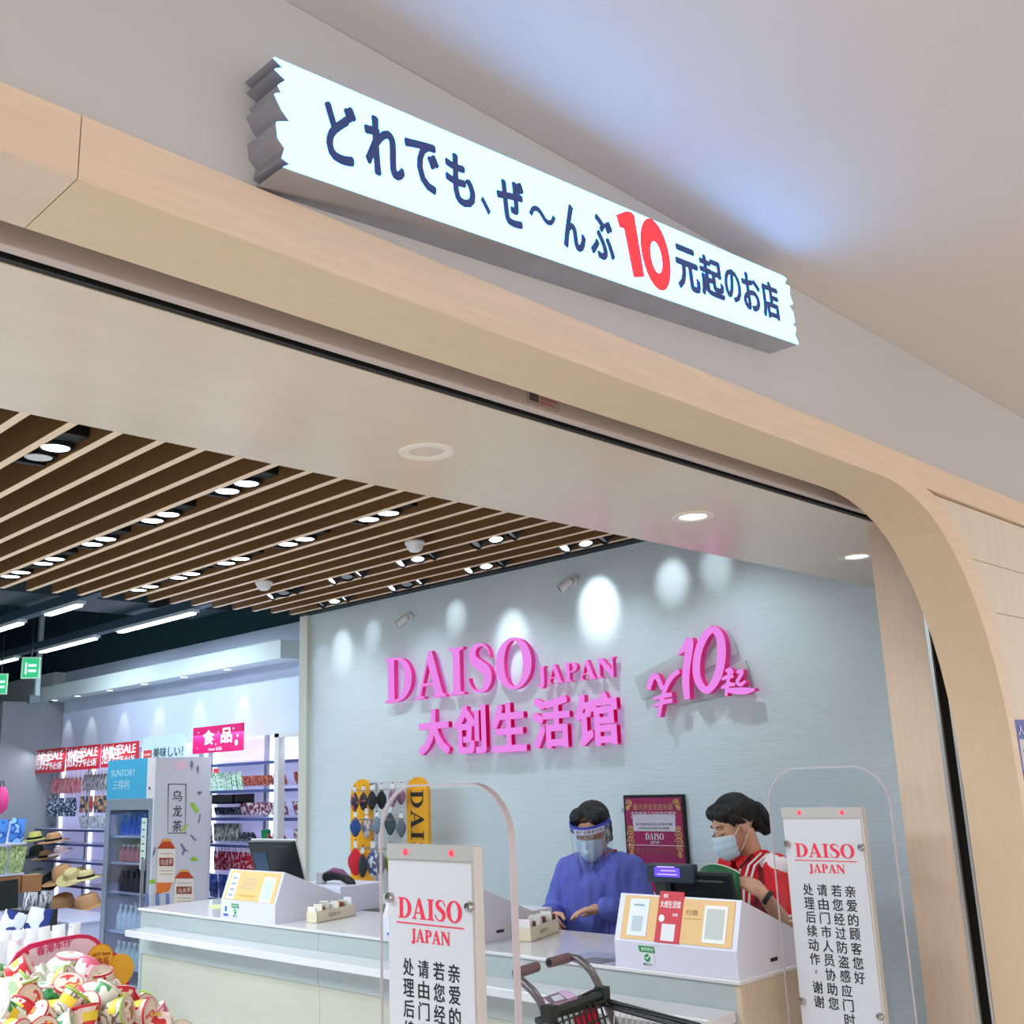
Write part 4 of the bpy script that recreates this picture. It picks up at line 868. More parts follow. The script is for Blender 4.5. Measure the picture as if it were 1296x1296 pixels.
# ================================================================== far side of the shop: shelves, goods, fridge
def prt(name, c1, c2, scale, thr=.5, rough=.45, c3=None, stretch=(1, 1, 1)):
    """printed wrapping: two or three flat inks in blotches"""
    if name in MATS: return MATS[name]
    m = mat(name, c1, rough); nt = m.node_tree; b = nt.nodes['Principled BSDF']
    tc = nt.nodes.new('ShaderNodeTexCoord'); mp = nt.nodes.new('ShaderNodeMapping'); v = nt.nodes.new('ShaderNodeTexNoise'); r = nt.nodes.new('ShaderNodeValToRGB')
    mp.inputs['Scale'].default_value = stretch; v.inputs['Scale'].default_value = scale*1.25; v.inputs['Detail'].default_value = 1
    ri = nt.nodes.new('ShaderNodeObjectInfo'); ad = nt.nodes.new('ShaderNodeVectorMath'); ad.operation = 'ADD'; sc_ = nt.nodes.new('ShaderNodeMath'); sc_.operation = 'MULTIPLY'; sc_.inputs[1].default_value = 9
    nt.links.new(ri.outputs['Random'], sc_.inputs[0]); nt.links.new(tc.outputs['Object'], ad.inputs[0]); nt.links.new(sc_.outputs[0], ad.inputs[1]); nt.links.new(ad.outputs[0], mp.inputs[0])
    nt.links.new(mp.outputs[0], v.inputs['Vector']); nt.links.new(v.outputs['Fac'], r.inputs[0])
    r.color_ramp.interpolation = 'CONSTANT'; e = r.color_ramp.elements; e[0].color = c1; e[1].position = thr; e[1].color = c2
    if c3: q = e.new(thr+.09); q.color = c3
    nt.links.new(r.outputs[0], b.inputs['Base Color']); return m
_pk = {}
def pouch(w_, h_, d_, m):
    """pillow bag with crimped top and bottom; faces -X, w along Y"""
    mb = MB(); rows = ((0, 0), (.08, .1), (.3, .9), (.6, 1), (.9, .12), (1, 0)); vs = []
    for z, k in rows:
        for y in (-.5, -.25, .25, .5): vs.append((-d_/2*k*(1 if abs(y) < .4 else .2)-.001, y*w_, z*h_))
    n = len(vs); vs += [(-a, b, c) for a, b, c in vs]; f = []
    for j in range(len(rows)-1):
        for i in range(3): a = j*4+i; f += [(a, a+1, a+5, a+4), (n+a, n+a+4, n+a+5, n+a+1)]
        f += [(j*4, j*4+4, n+j*4+4, n+j*4), (j*4+3, n+j*4+3, n+j*4+7, j*4+7)]
    f += [(0, n, n+1, 1), (1, n+1, n+2, 2), (2, n+2, n+3, 3)]; q = (len(rows)-1)*4; f += [(q+i, q+i+1, n+q+i+1, n+q+i) for i in range(3)]
    return mb.add(vs, f)
def carton(w_, h_, d_, m): return MB().box(-d_/2, -w_/2, 0, d_/2, w_/2, h_)
def row(name, cat, x, y0, y1, z, w_, h_, d_, m, label, group, pitch=None, lean=.0, make=pouch, band=None, jit=.12, rz=0, hang=False, r=random.Random(3)):
    pitch = pitch or w_*1.05; n = max(1, int((y1-y0)/pitch)); first = None
    for i in range(n):
        y = y0+(i+.5)*(y1-y0)/n; mm = m[i % len(m)] if isinstance(m, list) else m
        key = (name, w_, h_, d_, mm.name, band.name if band else 0, hang)
        if key not in _pk:
            o = make(w_, h_, d_, mm).build(name, mm, smooth=True)
            if band: MB().box(-d_*.52-.002, -w_*.35, h_*.3, -d_*.5, w_*.35, h_*.62).build('label_patch', band, o)
            if hang: MB().box(-.001, -.012, h_, .001, .012, h_+.03).build('hang_tab', m_white, o)
            _pk[key] = o; o['label'] = label; o['category'] = cat; o['group'] = group
        else: o = dup(_pk[key], label=label, group=group)
        o.location = (x, y, z); o.rotation_euler = (r.uniform(-jit, jit)*.4, lean+r.uniform(-.04, .04), rz+r.uniform(-jit, jit)); o['label'] = label; o['group'] = group
# --- back-lit shelving
m_back = mat('shelf_back', rgb(206, 206, 236), .6, emit=rgb(190, 192, 245), es=.38); m_shelf = mat('shelf_metal', rgb(206, 210, 226), .35, .3); g_strip = glow('strip_light', (.80, .84, 1, 1), 2.4)
m_rail = mat('shelf_rail_blue', rgb(70, 82, 130), .4)
def shelving(y0, y1, zs, lb, posts, x0=4.87, top=2.02):
    t = thing('wall_shelf', lb, 'shelf', (5.0, (y0+y1)/2, 0)); yc = (y0+y1)/2
    MB().box(.095, y0-yc, .1, .115, y1-yc, top).build('back_panel', m_back, t)
    for z in zs: MB().box(x0-5.0, y0-yc, z-.018, .095, y1-yc, z).build('shelf_board', m_shelf, t); MB().box(x0-5.006, y0-yc, z-.022, x0-5.0, y1-yc, z+.002).build('price_rail', m_rail, t)
    for y in posts:
        MB().box(.07, y-.02-yc, .1, .094, y+.02-yc, top).build('upright', col(150, 152, 170), t)
        MB().box(.078, y-.10-yc, .12, .094, y-.055-yc, top-.05).build('strip_light', g_strip, t)
    return t
ZF = (1.796, 1.576, 1.354, 1.142, .71)
shelving(6.90, 8.86, ZF, 'back-lit white wall shelf of snack bags right of the tea fridge', (7.0, 7.92, 8.84))
area('shelf_glow', (4.84, 7.9, 2.06), (.1, 1.8), 9, (.84, .86, 1), (0, math.radians(25), 0))
t = thing('shelf_post', 'slim white post standing in front of the right end of the snack shelf', 'post', (4.80, 7.30, 0))
MB().box(-.03, -.03, 0, .03, .03, 2.0).build('post', m_white, t); MB().box(-.03, -.33, 1.97, .03, .03, 2.0).build('header_rail', m_white, t)
m_g = prt('print_green_white', rgb(214, 232, 214), rgb(70, 160, 96), 22, .5, c3=rgb(235, 240, 235), stretch=(1, 2, 1)); m_b = prt('print_brown_red', rgb(150, 60, 52), rgb(206, 120, 90), 26, .5, c3=rgb(90, 30, 34))
m_w = prt('print_wine_white', rgb(120, 58, 74), rgb(214, 200, 214), 28, .52); m_n = prt('print_navy_cream', rgb(66, 70, 110), rgb(206, 210, 170), 18, .5, c3=rgb(90, 130, 90))
m_d = prt('print_dark_stripes', rgb(70, 80, 90), rgb(190, 196, 170), 30, .52, stretch=(1, 3, .4)); m_t = prt('print_teal_pale', rgb(196, 222, 222), rgb(150, 90, 80), 20, .56)
m_r = prt('print_red_white', rgb(200, 30, 52), rgb(240, 200, 205), 24, .55); m_k = prt('print_black_grey', rgb(36, 44, 54), rgb(110, 120, 130), 26, .56); m_bl = prt('print_blue_jeans', rgb(36, 62, 130), rgb(80, 110, 180), 18, .55)
X0 = 4.93
row('snack_bag', 'snack', X0, 8.02, 8.80, ZF[1], .075, .155, .03, m_g, 'green and white snack bag on the second food shelf', 'green and white bags on the second food shelf', lean=-.15)
row('snack_bag', 'snack', X0, 7.38, 8.02, ZF[1]+.03, .052, .085, .025, m_b, 'red brown snack bag on the second food shelf, left of the white post', 'red brown bags, second food shelf', lean=-.3)
row('snack_bag', 'snack', X0, 6.98, 7.26, ZF[1]+.03, .06, .10, .03, m_b, 'red brown snack bag on the second food shelf, right of the white post', 'red brown bags right of the post', lean=-.3)
row('noodle_bag', 'noodles', X0-.02, 8.48, 8.82, ZF[2], .14, .17, .04, m_n, 'navy and cream noodle bag on the third food shelf', 'noodle bags on the third food shelf', lean=-.12)
t = thing('black_bin', 'black display box hanging over the third food shelf', 'box', (X0-.03, 8.24, ZF[2]+.115)); MB().box(-.1, -.27, 0, .1, .24, .012).box(-.1, -.27, 0, -.09, .24, .075).box(-.1, .23, 0, .1, .24, .075).box(-.1, -.27, 0, .1, -.26, .075).build('box', m_black, t)
row('snack_bag', 'snack', X0, 8.04, 8.46, ZF[2]+.02, .045, .07, .022, m_k, 'small dark snack bag on the third food shelf under the black box', 'dark bags under the black box', lean=-.3)
row('snack_bag', 'snack', X0, 7.36, 8.04, ZF[2]+.02, .055, .105, .028, m_w, 'wine coloured snack bag on the third food shelf, left of the white post', 'wine coloured bags, third food shelf', lean=-.3)
row('snack_bag', 'snack', X0, 7.0, 7.26, ZF[2]+.02, .06, .11, .03, m_w, 'wine coloured snack bag on the third food shelf, right of the white post', 'wine coloured bags right of the post', lean=-.3)
row('food_box', 'food box', X0, 8.48, 8.82, ZF[3], .11, .15, .03, m_t, 'pale printed food packet on the fourth food shelf', 'pale packets on the fourth food shelf', lean=-.1, make=carton)
row('slim_packet', 'snack', X0, 8.06, 8.46, ZF[3]+.02, .034, .145, .02, m_d, 'slim dark striped packet on the fourth food shelf', 'slim packets on the fourth food shelf', make=carton)
row('snack_bag', 'snack', X0, 7.80, 8.05, ZF[3]+.02, .05, .085, .03, m_k, 'black snack bag on the fourth food shelf', 'black bags on the fourth food shelf', lean=-.4)
row('food_box', 'food box', X0, 7.62, 7.72, ZF[3]+.02, .09, .10, .03, col(30, 130, 80), 'green food box on the fourth food shelf', None, make=carton)
row('snack_bag', 'snack', X0, 7.36, 7.62, ZF[3]+.01, .05, .085, .03, m_b, 'red brown snack bag on the fourth food shelf, left of the white post', 'red brown bags, fourth food shelf', lean=-.4)
row('snack_bag', 'snack', X0, 7.02, 7.26, ZF[3]+.01, .055, .12, .03, m_w, 'wine coloured snack bag on the fourth food shelf, right of the white post', 'wine bags, fourth food shelf', lean=-.2)
row('hanging_packet', 'packet', X0-.02, 8.50, 8.80, .885, .13, .19, .03, prt('print_red_yellow', rgb(190, 40, 50), rgb(236, 200, 70), 14, .5, c3=rgb(60, 50, 70)), 'red and yellow packet hanging under the fourth food shelf', 'red and yellow hanging packets', hang=True)
row('hanging_packet', 'packet', X0, 7.66, 8.46, .93, .036, .15, .02, m_r, 'slim red packet hanging under the fourth food shelf', 'slim red hanging packets', hang=True)
row('snack_bag', 'snack', X0, 7.5, 7.85, .90, .05, .07, .03, m_b, 'red brown snack bag lying low behind the far left till', 'low bags behind the far left till', lean=-.5)
row('chip_bag', 'snack', X0-.02, 7.7, 8.82, .712, .15, .19, .05, m_bl, 'deep blue bag standing on the lowest visible food shelf', 'blue bags on the lowest food shelf', lean=-.1)
for y in (8.66,): MB().box(X0-.105, y-.05, ZF[1]+.13, X0-.10, y+.03, ZF[1]+.165).build('shelf_tag', col(214, 60, 60)); 
tag(bpy.data.objects['shelf_tag'], 'small red shelf tag standing over the green snack bags', 'tag'); bpy.data.objects['shelf_tag'].location = (0, -.35, .02)
# --- goods wall left of the fridge
ZG = (1.62, 1.40, 1.24, 1.10, .93, .74)
shelving(8.9, 12.1, (1.24, 1.10, .93, .70), 'back-lit wall shelf with hats and small goods under the sale signs', (9.0, 10.2, 11.3, 12.05), top=2.02)
area('shelf_glow', (4.80, 11.0, 2.05), (.1, 2.2), 8, (.84, .86, 1), (0, math.radians(25), 0))
m_pk = prt('print_pink', rgb(240, 170, 180), rgb(214, 110, 130), 20, .55, stretch=(1, 3, .5)); m_gr = prt('print_grey_clear', rgb(196, 200, 210), rgb(90, 96, 104), 24, .56, stretch=(1, 3, .6)); m_nv = prt('print_navy_dots', rgb(34, 54, 96), rgb(190, 206, 220), 34, .55)
m_mx = prt('print_mixed', rgb(60, 70, 90), rgb(190, 170, 120), 14, .48, c3=rgb(180, 80, 90)); m_yp = prt('print_yellow_pink', rgb(240, 210, 130), rgb(230, 120, 150), 12, .5); m_bw = prt('print_white_blue', rgb(226, 232, 242), rgb(60, 100, 180), 12, .58)
row('brush_pack', 'brush', 4.98, 11.25, 12.0, 1.60, .08, .16, .04, m_pk, 'pink brush pack hanging under the left sale sign', 'pink brush packs under the left sale sign', hang=True)
row('tube_pack', 'pack', 4.98, 10.35, 11.22, 1.62, .075, .16, .04, m_gr, 'grey blister pack hanging under the middle sale sign', 'grey blister packs under the middle sale sign', hang=True)
row('card_pack', 'pack', 4.98, 9.7, 10.3, 1.62, .11, .15, .04, m_t, 'pale blister pack hanging under the right sale sign', 'pale blister packs under the right sale sign', hang=True)
row('dotted_bag', 'bag', 4.96, 11.3, 12.05, 1.365, .13, .19, .05, m_nv, 'navy dotted pouch hanging in the second row of the goods wall', 'navy dotted pouches', hang=True)
row('blister_pack', 'pack', 4.97, 10.5, 11.25, 1.40, .09, .165, .03, m_mx, 'mixed colour blister pack hanging in the second row of the goods wall', 'mixed blister packs', hang=True)
row('toy_pack', 'pack', 4.97, 9.8, 10.45, 1.42, .12, .13, .05, m_yp, 'yellow and pink pack hanging beside the fridge', 'yellow and pink packs', hang=True)
row('fan_pack', 'pack', 4.97, 10.4, 11.2, 1.245, .16, .13, .04, m_gr, 'grey and lilac pack standing behind the hats', 'grey packs behind the hats', lean=-.2)
row('white_pack', 'pack', 4.97, 9.7, 10.35, 1.245, .14, .17, .04, col(206, 222, 226), 'white flat pack standing beside the fridge', 'white flat packs beside the fridge', make=carton)
row('white_pack', 'pack', 4.97, 9.7, 10.5, 1.102, .12, .09, .04, m_bw, 'white and blue pack on the second hat shelf', 'white and blue packs beside the hats', make=carton)
row('red_pack', 'pack', 4.96, 9.7, 9.98, .935, .15, .15, .06, prt('print_red_fan', rgb(226, 60, 50), rgb(240, 200, 190), 14, .6), 'red round printed pack beside the fridge', 'red packs beside the fridge')
def hat(p, r_, h_, cm, bm, lb, tilt=(0, 0, 0), brim=1.0, flop=.0):
    t = thing('sun_hat', lb, 'hat', p); t.rotation_euler = tilt
    MB().lathe([(r_*2.0*brim, -flop), (r_*2.02*brim, .004-flop), (r_*1.5, .008-flop*.3), (r_*1.0, .012)], 24).build('brim', cm, t, smooth=True)
    MB().lathe([(r_*1.02, .008), (r_*.98, h_*.45), (r_*.86, h_*.85), (r_*.6, h_), (r_*.2, h_*.94), (.001, h_*.92)], 24).build('crown', cm, t, smooth=True)
    if bm: MB().lathe([(r_*1.04, .012), (r_*1.03, .035)], 24, caps=False).build('hat_band', bm, t, smooth=True)
straw = mat('straw_tan', rgb(196, 150, 104), .8, noise=(60, .12), bump=(80, .3)); straw2 = mat('straw_pale', rgb(214, 198, 140), .8, noise=(60, .1), bump=(80, .3)); sage = mat('hat_sage', rgb(150, 168, 156), .8); hk = mat('hat_black', rgb(20, 26, 28), .85)
yel = mat('hat_yellow_green', rgb(214, 214, 120), .8)
def HP(u, v, x=4.86): p = PX(u, v, 0, x); return (p.x, p.y, p.z)
for u, v, r_, h_, cm, bm, lb, tl in (
    (44, 1063, .075, .085, yel, hk, 'yellow green hat with a black band on the top hat shelf', (0, -.1, 0)), (68, 1065, .08, .09, straw, hk, 'tan straw hat with a dark band on the top hat shelf', (0, -.12, 0)),
    (47, 1082, .075, .095, hk, None, 'black bucket hat on the second hat shelf', (0, -.2, 0)), (58, 1086, .07, .075, straw, hk, 'light brown hat in front of the black bucket hat', (0, -.1, 0)), (76, 1079, .06, .06, mat('hat_mauve', rgb(170, 150, 154), .8), None, 'mauve hat on the second hat shelf', (0, -.3, 0)),
    (48, 1111, .09, .09, sage, None, 'sage green floppy hat on the third hat shelf', (0, -.3, .2)), (63, 1116, .085, .07, hk, None, 'black floppy hat leaning on the third hat shelf', (.2, -.7, 0)), (80, 1114, .10, .15, straw, None, 'tall tan straw hat on the third hat shelf', (0, -.25, 0)),
    (91, 1110, .075, .08, straw2, None, 'pale straw hat tipped in front of the tall tan hat', (.3, -.5, 0)), (109, 1112, .08, .08, straw2, hk, 'pale straw hat with a black band beside the fridge', (0, -.15, 0)),
    (80, 1150, .12, .14, straw, None, 'large floppy tan hat on the lowest hat shelf', (.1, -.25, 0)), (112, 1149, .12, .13, straw, None, 'large tan hat on the lowest hat shelf, right beside the fridge', (-.1, -.25, 0))):
    hat(HP(u, v, 4.80), r_, h_, cm, bm, lb, tl)
# --- nearer gondola, cut by the left edge
GY = 9.2; gx = PX(34, 1090, 1, GY).x; gz = lambda v: PX(16, v, 1, GY).z
t = thing('gondola_shelf', 'pale gondola shelf at the left edge carrying blue and green bags', 'shelf', (gx-.5, GY+.15, 0))
for z in (gz(1067), gz(1106), gz(1150)): MB().box(-.5, -.14, z-.015, .49, .20, z-.001).build('shelf_board', m_shelf, t)
MB().box(-.5, .2, 0, .49, .22, gz(1040)).build('back_panel', m_back, t); MB().box(.47, .18, 0, .49, .20, gz(1040)).build('end_frame', m_shelf, t)
r9 = random.Random(5)
def front_row(name, cat, y, x0, x1, z, w_, h_, d_, m, label, group, make=pouch, lean=.1, n=None):
    n = n or max(1, int((x1-x0)/(w_*1.05)))
    for i in range(n):
        x = x0+(i+.5)*(x1-x0)/n; mm = m[i % len(m)] if isinstance(m, list) else m; key = (name, w_, h_, mm.name)
        if key in _pk: o = dup(_pk[key])
        else: o = make(w_, h_, d_, mm).build(name, mm, smooth=True); _pk[key] = o
        tag(o, label, cat, group); o.location = (x, y, z); o.rotation_euler = (lean+r9.uniform(-.06, .06), 0, math.pi/2+r9.uniform(-.15, .15))
front_row('blue_bag', 'bag', GY+.05, gx-.42, gx-.02, gz(1067), .12, gz(1036)-gz(1067), .05, prt('print_sky_blue', rgb(70, 130, 206), rgb(40, 84, 170), 10, .5, c3=rgb(140, 190, 226)), 'blue bag on the upper level of the left edge shelf', 'blue bags on the left edge shelf')
front_row('green_bag', 'bag', GY+.05, gx-.42, gx-.01, gz(1106), .12, gz(1071)-gz(1106), .05, prt('print_olive', rgb(150, 168, 112), rgb(112, 132, 80), 12, .5, c3=rgb(190, 200, 150), stretch=(1, 3, 1)), 'green bag on the middle level of the left edge shelf', 'green bags on the left edge shelf')
front_row('brown_box', 'box', GY+.05, gx-.20, gx+.13, gz(1131), .16, .13, .12, col(150, 104, 66), 'brown cardboard box on the lower level of the left edge shelf', 'brown boxes on the left edge shelf', make=carton, lean=0, n=2)
front_row('black_box', 'box', GY-.0, gx-.34, gx-.06, gz(1150), .26, .22, .14, col(22, 30, 30), 'black box on the lower level of the left edge shelf', None, make=carton, lean=0, n=1)
t = thing('pink_bag', 'magenta bag hanging at the left edge of the photo', 'bag', HP(0, 1030, 4.0)); MB().lathe([(.02, 0), (.06, .05), (.065, .15), (.045, .22), (.02, .25)], 14).build('bag', col(206, 60, 130, .6), t, smooth=True)
MB().tube([(-.02, 0, .24), (-.01, 0, .30), (.01, 0, .30), (.02, 0, .24)], .005).build('handle', m_black, t)
# --- low table of packets and tubes in front
TY = 5.85; tx1 = PX(100, 1190, 1, TY).x; tx0 = PX(-30, 1190, 1, TY).x; tz = PX(60, 1172, 1, TY).z-.17
t = thing('display_table', 'low pale display table of white packets and tubes at the left edge', 'table', (tx0, TY, 0)); tw = tx1-tx0
MB().box(0, -.2, tz-.04, tw+.03, .5, tz-.001).build('table_top', m_white, t)
for sx in (0.01, tw):
    for sy in (-.19, .46): MB().box(sx, sy, 0, sx+.03, sy+.03, tz-.04).build('leg', m_shelf, t)
rz_ = PX(20, 1182, 1, TY+.25).z; rx = PX(58, 1165, 1, TY+.25).x
MB().box(0, .12, tz, rx-tx0, .5, rz_-.001).build('riser', m_white, t)
m_tb = prt('print_tube', rgb(232, 230, 232), rgb(220, 190, 200), 16, .66)
front_row('white_tube', 'tube', TY, tx0+.02, tx1, tz, .066, .17, .045, m_tb, 'white tube standing in the back row of the low table', 'white tubes, back row of the low table', lean=0)
front_row('white_tube', 'tube', TY-.12, tx0+.02, PX(50, 1190, 1, TY-.12).x, tz, .066, .14, .045, m_tb, 'white tube standing in the front row of the low table', 'white tubes, front row of the low table', lean=0)
front_row('blue_packet', 'packet', TY+.22, tx0+.02, rx, rz_, .12, PX(20, 1152, 1, TY+.22).z-rz_, .04, prt('print_navy_white', rgb(228, 232, 240), rgb(40, 62, 140), 9, .54), 'white and navy packet leaning on the riser of the low table', 'white and navy packets on the low table', lean=.3)
gy2 = TY+1.3; gz2 = PX(50, 1150, 1, gy2).z; gx2 = PX(28, 1140, 1, gy2).x; gx3 = PX(66, 1140, 1, gy2).x
t = thing('display_block', 'dark display block under the grey packs', 'display block', (gx2, gy2, 0)); MB().box(0, -.1, 0, gx3-gx2, .2, gz2).build('block', m_k if False else col(30, 40, 38), t, bevel=.005)
front_row('grey_pack', 'pack', gy2, gx2, gx3, gz2, .08, PX(50, 1128, 1, gy2).z-gz2, .05, m_gr, 'grey clear pack standing on the dark display block', 'grey clear packs on the dark block')
t = thing('stacked_crates', 'pale lilac storage crates low beside the fridge', 'crate', (4.35, 10.0, 0))
for i in range(3): MB().box(-.2, -.6, .0+i*.18, .25, .6, .165+i*.18).box(-.22, -.62, .16+i*.18, .27, .62, .18+i*.18).build('crate', mat('crate_lilac', rgb(186, 190, 214), .3), t, bevel=.004)
# --- fridge with tea poster
t = thing('drinks_fridge', 'tall grey glass-door drinks fridge with a blue header and a tea poster on its side', 'fridge', (4.28, 8.2, 0))
m_fr = mat('fridge_grey', rgb(150, 160, 172), .35, .3); m_frw = mat('fridge_side', rgb(206, 208, 214), .4)
def Bx(name, x0, y0, z0, x1, y1, z1, m, par=t, **k): return MB().box(x0-4.28, y0-8.2, z0, x1-4.28, y1-8.2, z1).build(name, m, par, **k)
MB().box(-.25, -.36, .20, -.235, -.30, 1.46).box(-.25, .355, .20, -.235, .43, 1.46).box(-.25, -.36, 1.46, -.235, .43, 1.544).box(-.25, -.36, .05, -.235, .43, .20).build('door_frame', m_fr, t)
MB().box(-.234, -.36, .12, .25, -.34, 1.52).box(-.234, .41, .12, .25, .43, 1.52).box(-.234, -.36, 1.52, .25, .43, 1.544).box(-.235, -.36, .0, .25, .43, .12).build('cabinet', m_frw, t)
MB().box(.23, -.34, .12, .25, .41, 1.52).build('back_wall', mat('fridge_inside', rgb(120, 130, 176), .4), t)
Bx('door_glass', 4.034, 7.90, .20, 4.038, 8.555, 1.46, clear('fridge_glass', (.86, .90, .96, 1), .10))
Bx('door_handle', 4.0, 7.91, .7, 4.02, 7.93, 1.1, m_alu)
Bx('price_strip', 4.026, 7.915, 1.02, 4.030, 8.0, 1.40, col(206, 222, 214))
for i in range(7): Bx('price_mark', 4.024, 7.94, 1.05+i*.052, 4.0262, 7.98, 1.058+i*.052, col(60, 70, 70))
for z in (.30, .55, .84, 1.06, 1.26): Bx('fridge_shelf', 4.06, 7.87, z-.012, 4.50, 8.60, z, m_shelf)
Bx('header_panel', 4.03, 7.95, 1.545, 4.05, 8.63, 1.85, col(70, 160, 196)); Bx('header_side', 4.03, 7.84, 1.545, 4.05, 7.95, 1.85, col(214, 210, 208))
MB().cyl((-.252, -.30, 1.62), (-.248, -.30, 1.62), .012, n=16).build('header_dot', m_black, t)
put_text('header_print', 'SUNTORY', col(170, 206, 220), t, (-.2505, .36, 1.72), -Y_, Z_, .42, .052, .001); put_text('header_print', '三得利', col(180, 212, 224), t, (-.2505, .32, 1.62), -Y_, Z_, .28, .07, .001)
Bx('side_board', 4.03, 7.815, .55, 4.50, 7.84, 1.845, mat('tea_poster', rgb(206, 206, 216), .4))
ink = col(30, 34, 40); YP = 7.812
def P2(u, v): p = PX(u, v, 1, YP); return (p.x-4.28, p.z)
def flat(name, pts, m, par=t, d=.002, lay=0): return MB().prism([P2(*p) for p in pts], lambda u, v, q: (u, YP-8.2-lay*.0012+d*q, v)).build(name, m, par)
Zo = lambda x, y: (x/7.2+120, y/7.2+1020)   # helper for points read in one enlarged view
for a_, b_, c_, d_ in ((213, 992, 236, 992.8), (213, 1054, 236, 1054.8)): flat('frame_line', [(a_, b_), (c_, b_), (c_, d_), (a_, d_)], ink)
for u in (213, 235.2): flat('frame_line', [(u, 992), (u+.8, 992), (u+.2-.8, 1054.8), (u-.8, 1054.8)], ink)
for ch, y0_, y1_ in (('乌', 1000, 1014.5), ('龙', 1019, 1034), ('茶', 1038, 1053)):
    a_, b_ = P2(218, y1_), P2(230.5, y0_); put_text('poster_character', ch, ink, t, (a_[0], YP-8.2, a_[1]), X_, Z_, b_[0]-a_[0], b_[1]-a_[1], .001)
def bottle(cx, y0, y1, w_, k):
    h = y1-y0; org = col(196, 64, 26, .4)
    flat('bottle_cap', [(cx-w_*.22, y0), (cx+w_*.22, y0), (cx+w_*.24, y0+h*.07), (cx-w_*.24, y0+h*.07)], col(236, 160, 60), lay=2)
    flat('bottle_neck', [(cx-w_*.22, y0+h*.06), (cx+w_*.22, y0+h*.06), (cx+w_*.48, y0+h*.22), (cx-w_*.48, y0+h*.22)], org, lay=2)
    flat('bottle_label', [(cx-w_*.46, y0+h*.21), (cx+w_*.47, y0+h*.21), (cx+w_*.47, y1), (cx-w_*.5, y1)], col(236, 226, 214), lay=2)
    flat('label_box', [(cx-w_*.38, y0+h*.43), (cx+w_*.36, y0+h*.43), (cx+w_*.36, y0+h*.62), (cx-w_*.38, y0+h*.62)], col(140, 60, 46), lay=3)
    a_, b_ = P2(cx-w_*.33, y0+h*.605), P2(cx+w_*.32, y0+h*.445); put_text('label_print', '乌龙茶', col(240, 220, 200), t, (a_[0], YP-8.2-.0036, a_[1]), X_, Z_, b_[0]-a_[0], b_[1]-a_[1], .0008)
    for q in (.33, .72, .80): flat('label_line', [(cx-w_*.33, y0+h*q), (cx+w_*.33, y0+h*q), (cx+w_*.33, y0+h*q+.8), (cx-w_*.33, y0+h*q+.8)], col(180, 140, 130), lay=3)
bottle(210.5, 1062, 1117, 24, 0); bottle(233, 1101, 1150, 26, 1)
flat('bottle_foot', [(198, 1117), (218, 1117), (214, 1128), (198, 1132)], col(226, 120, 50), lay=1)
gl_ = col(150, 200, 50); vl_ = col(120, 116, 160)
for pts, m_ in (([(240, 1017), (245, 1016), (252, 1027), (248, 1029)], gl_), ([(228, 1054), (234, 1044), (238, 1043), (234, 1050)], gl_), ([(240, 1087), (246, 1084), (251, 1089), (244, 1090)], gl_), ([(188, 1115), (194, 1112), (198, 1117), (190, 1119)], gl_),
                ([(228, 1068), (230, 1067), (235, 1075), (240, 1078), (234, 1077), (231, 1083), (230, 1081), (232, 1076)], vl_), ([(240, 1056), (243, 1057), (249, 1064), (246, 1064)], vl_), ([(194, 1078), (196, 1072), (197, 1072), (196, 1080), (192, 1086)], vl_), ([(242, 962), (245, 966), (243, 974), (241, 968)], vl_), ([(249, 972), (251, 968), (252, 974), (250, 980)], vl_), ([(249, 1003), (254, 1001), (256, 1004), (252, 1006)], vl_), ([(251, 1040), (253, 1030), (254, 1031), (252, 1042)], vl_)):
    flat('poster_leaf', pts, m_, lay=1)
flat('poster_blush', [(220, 965), (236, 962), (236, 974), (221, 974)], col(232, 196, 210))
for i in range(5): flat('poster_bottle', [(184+i*6.5, 1131), (188+i*6.5, 1131), (189+i*6.5, 1146), (184+i*6.5, 1146)], (col(110, 130, 180), col(196, 200, 214))[i % 2], lay=1)
# bottles, cans and packs in the fridge
def fbottle(m, cm, w_=.032, h_=.17):
    o = MB().lathe([(w_*.9, 0), (w_, .01), (w_, h_*.55), (w_*.45, h_*.8), (w_*.4, h_*.88)], 14).build('drink_bottle', m, smooth=True)
    MB().lathe([(w_*.42, h_*.88), (w_*.42, h_), (.001, h_)], 12).build('cap', cm, o); return o
rf = random.Random(2)
for z, ms, lb, hh, cap_ in ((.302, (col(190, 214, 200), col(206, 196, 150)), 'bottom', .17, col(240, 240, 240)), (.552, (col(214, 226, 232, .2), col(150, 196, 170)), 'second', .19, col(240, 240, 240)), (.842, (col(60, 46, 52), col(30, 60, 40)), 'third', .15, col(40, 40, 44)), (1.062, (col(200, 110, 130), col(214, 190, 206)), 'fourth', .13, col(220, 220, 226)), (1.262, (col(60, 96, 190), col(110, 160, 80)), 'top', .15, col(60, 90, 170))):
    base = [fbottle(m_, cap_, .034, hh) for m_ in ms]; L_ = 'drink bottle on the %s shelf of the fridge' % lb; k_ = 0
    for yy in [7.95+.085*i for i in range(7)]:
        for xx in (4.12, 4.24):
            m_ = base[k_ % 2]; o = m_ if k_ < 2 else dup(m_); tag(o, L_, 'bottle', 'bottles on the %s fridge shelf' % lb); o.location = (xx, yy, z); k_ += 1
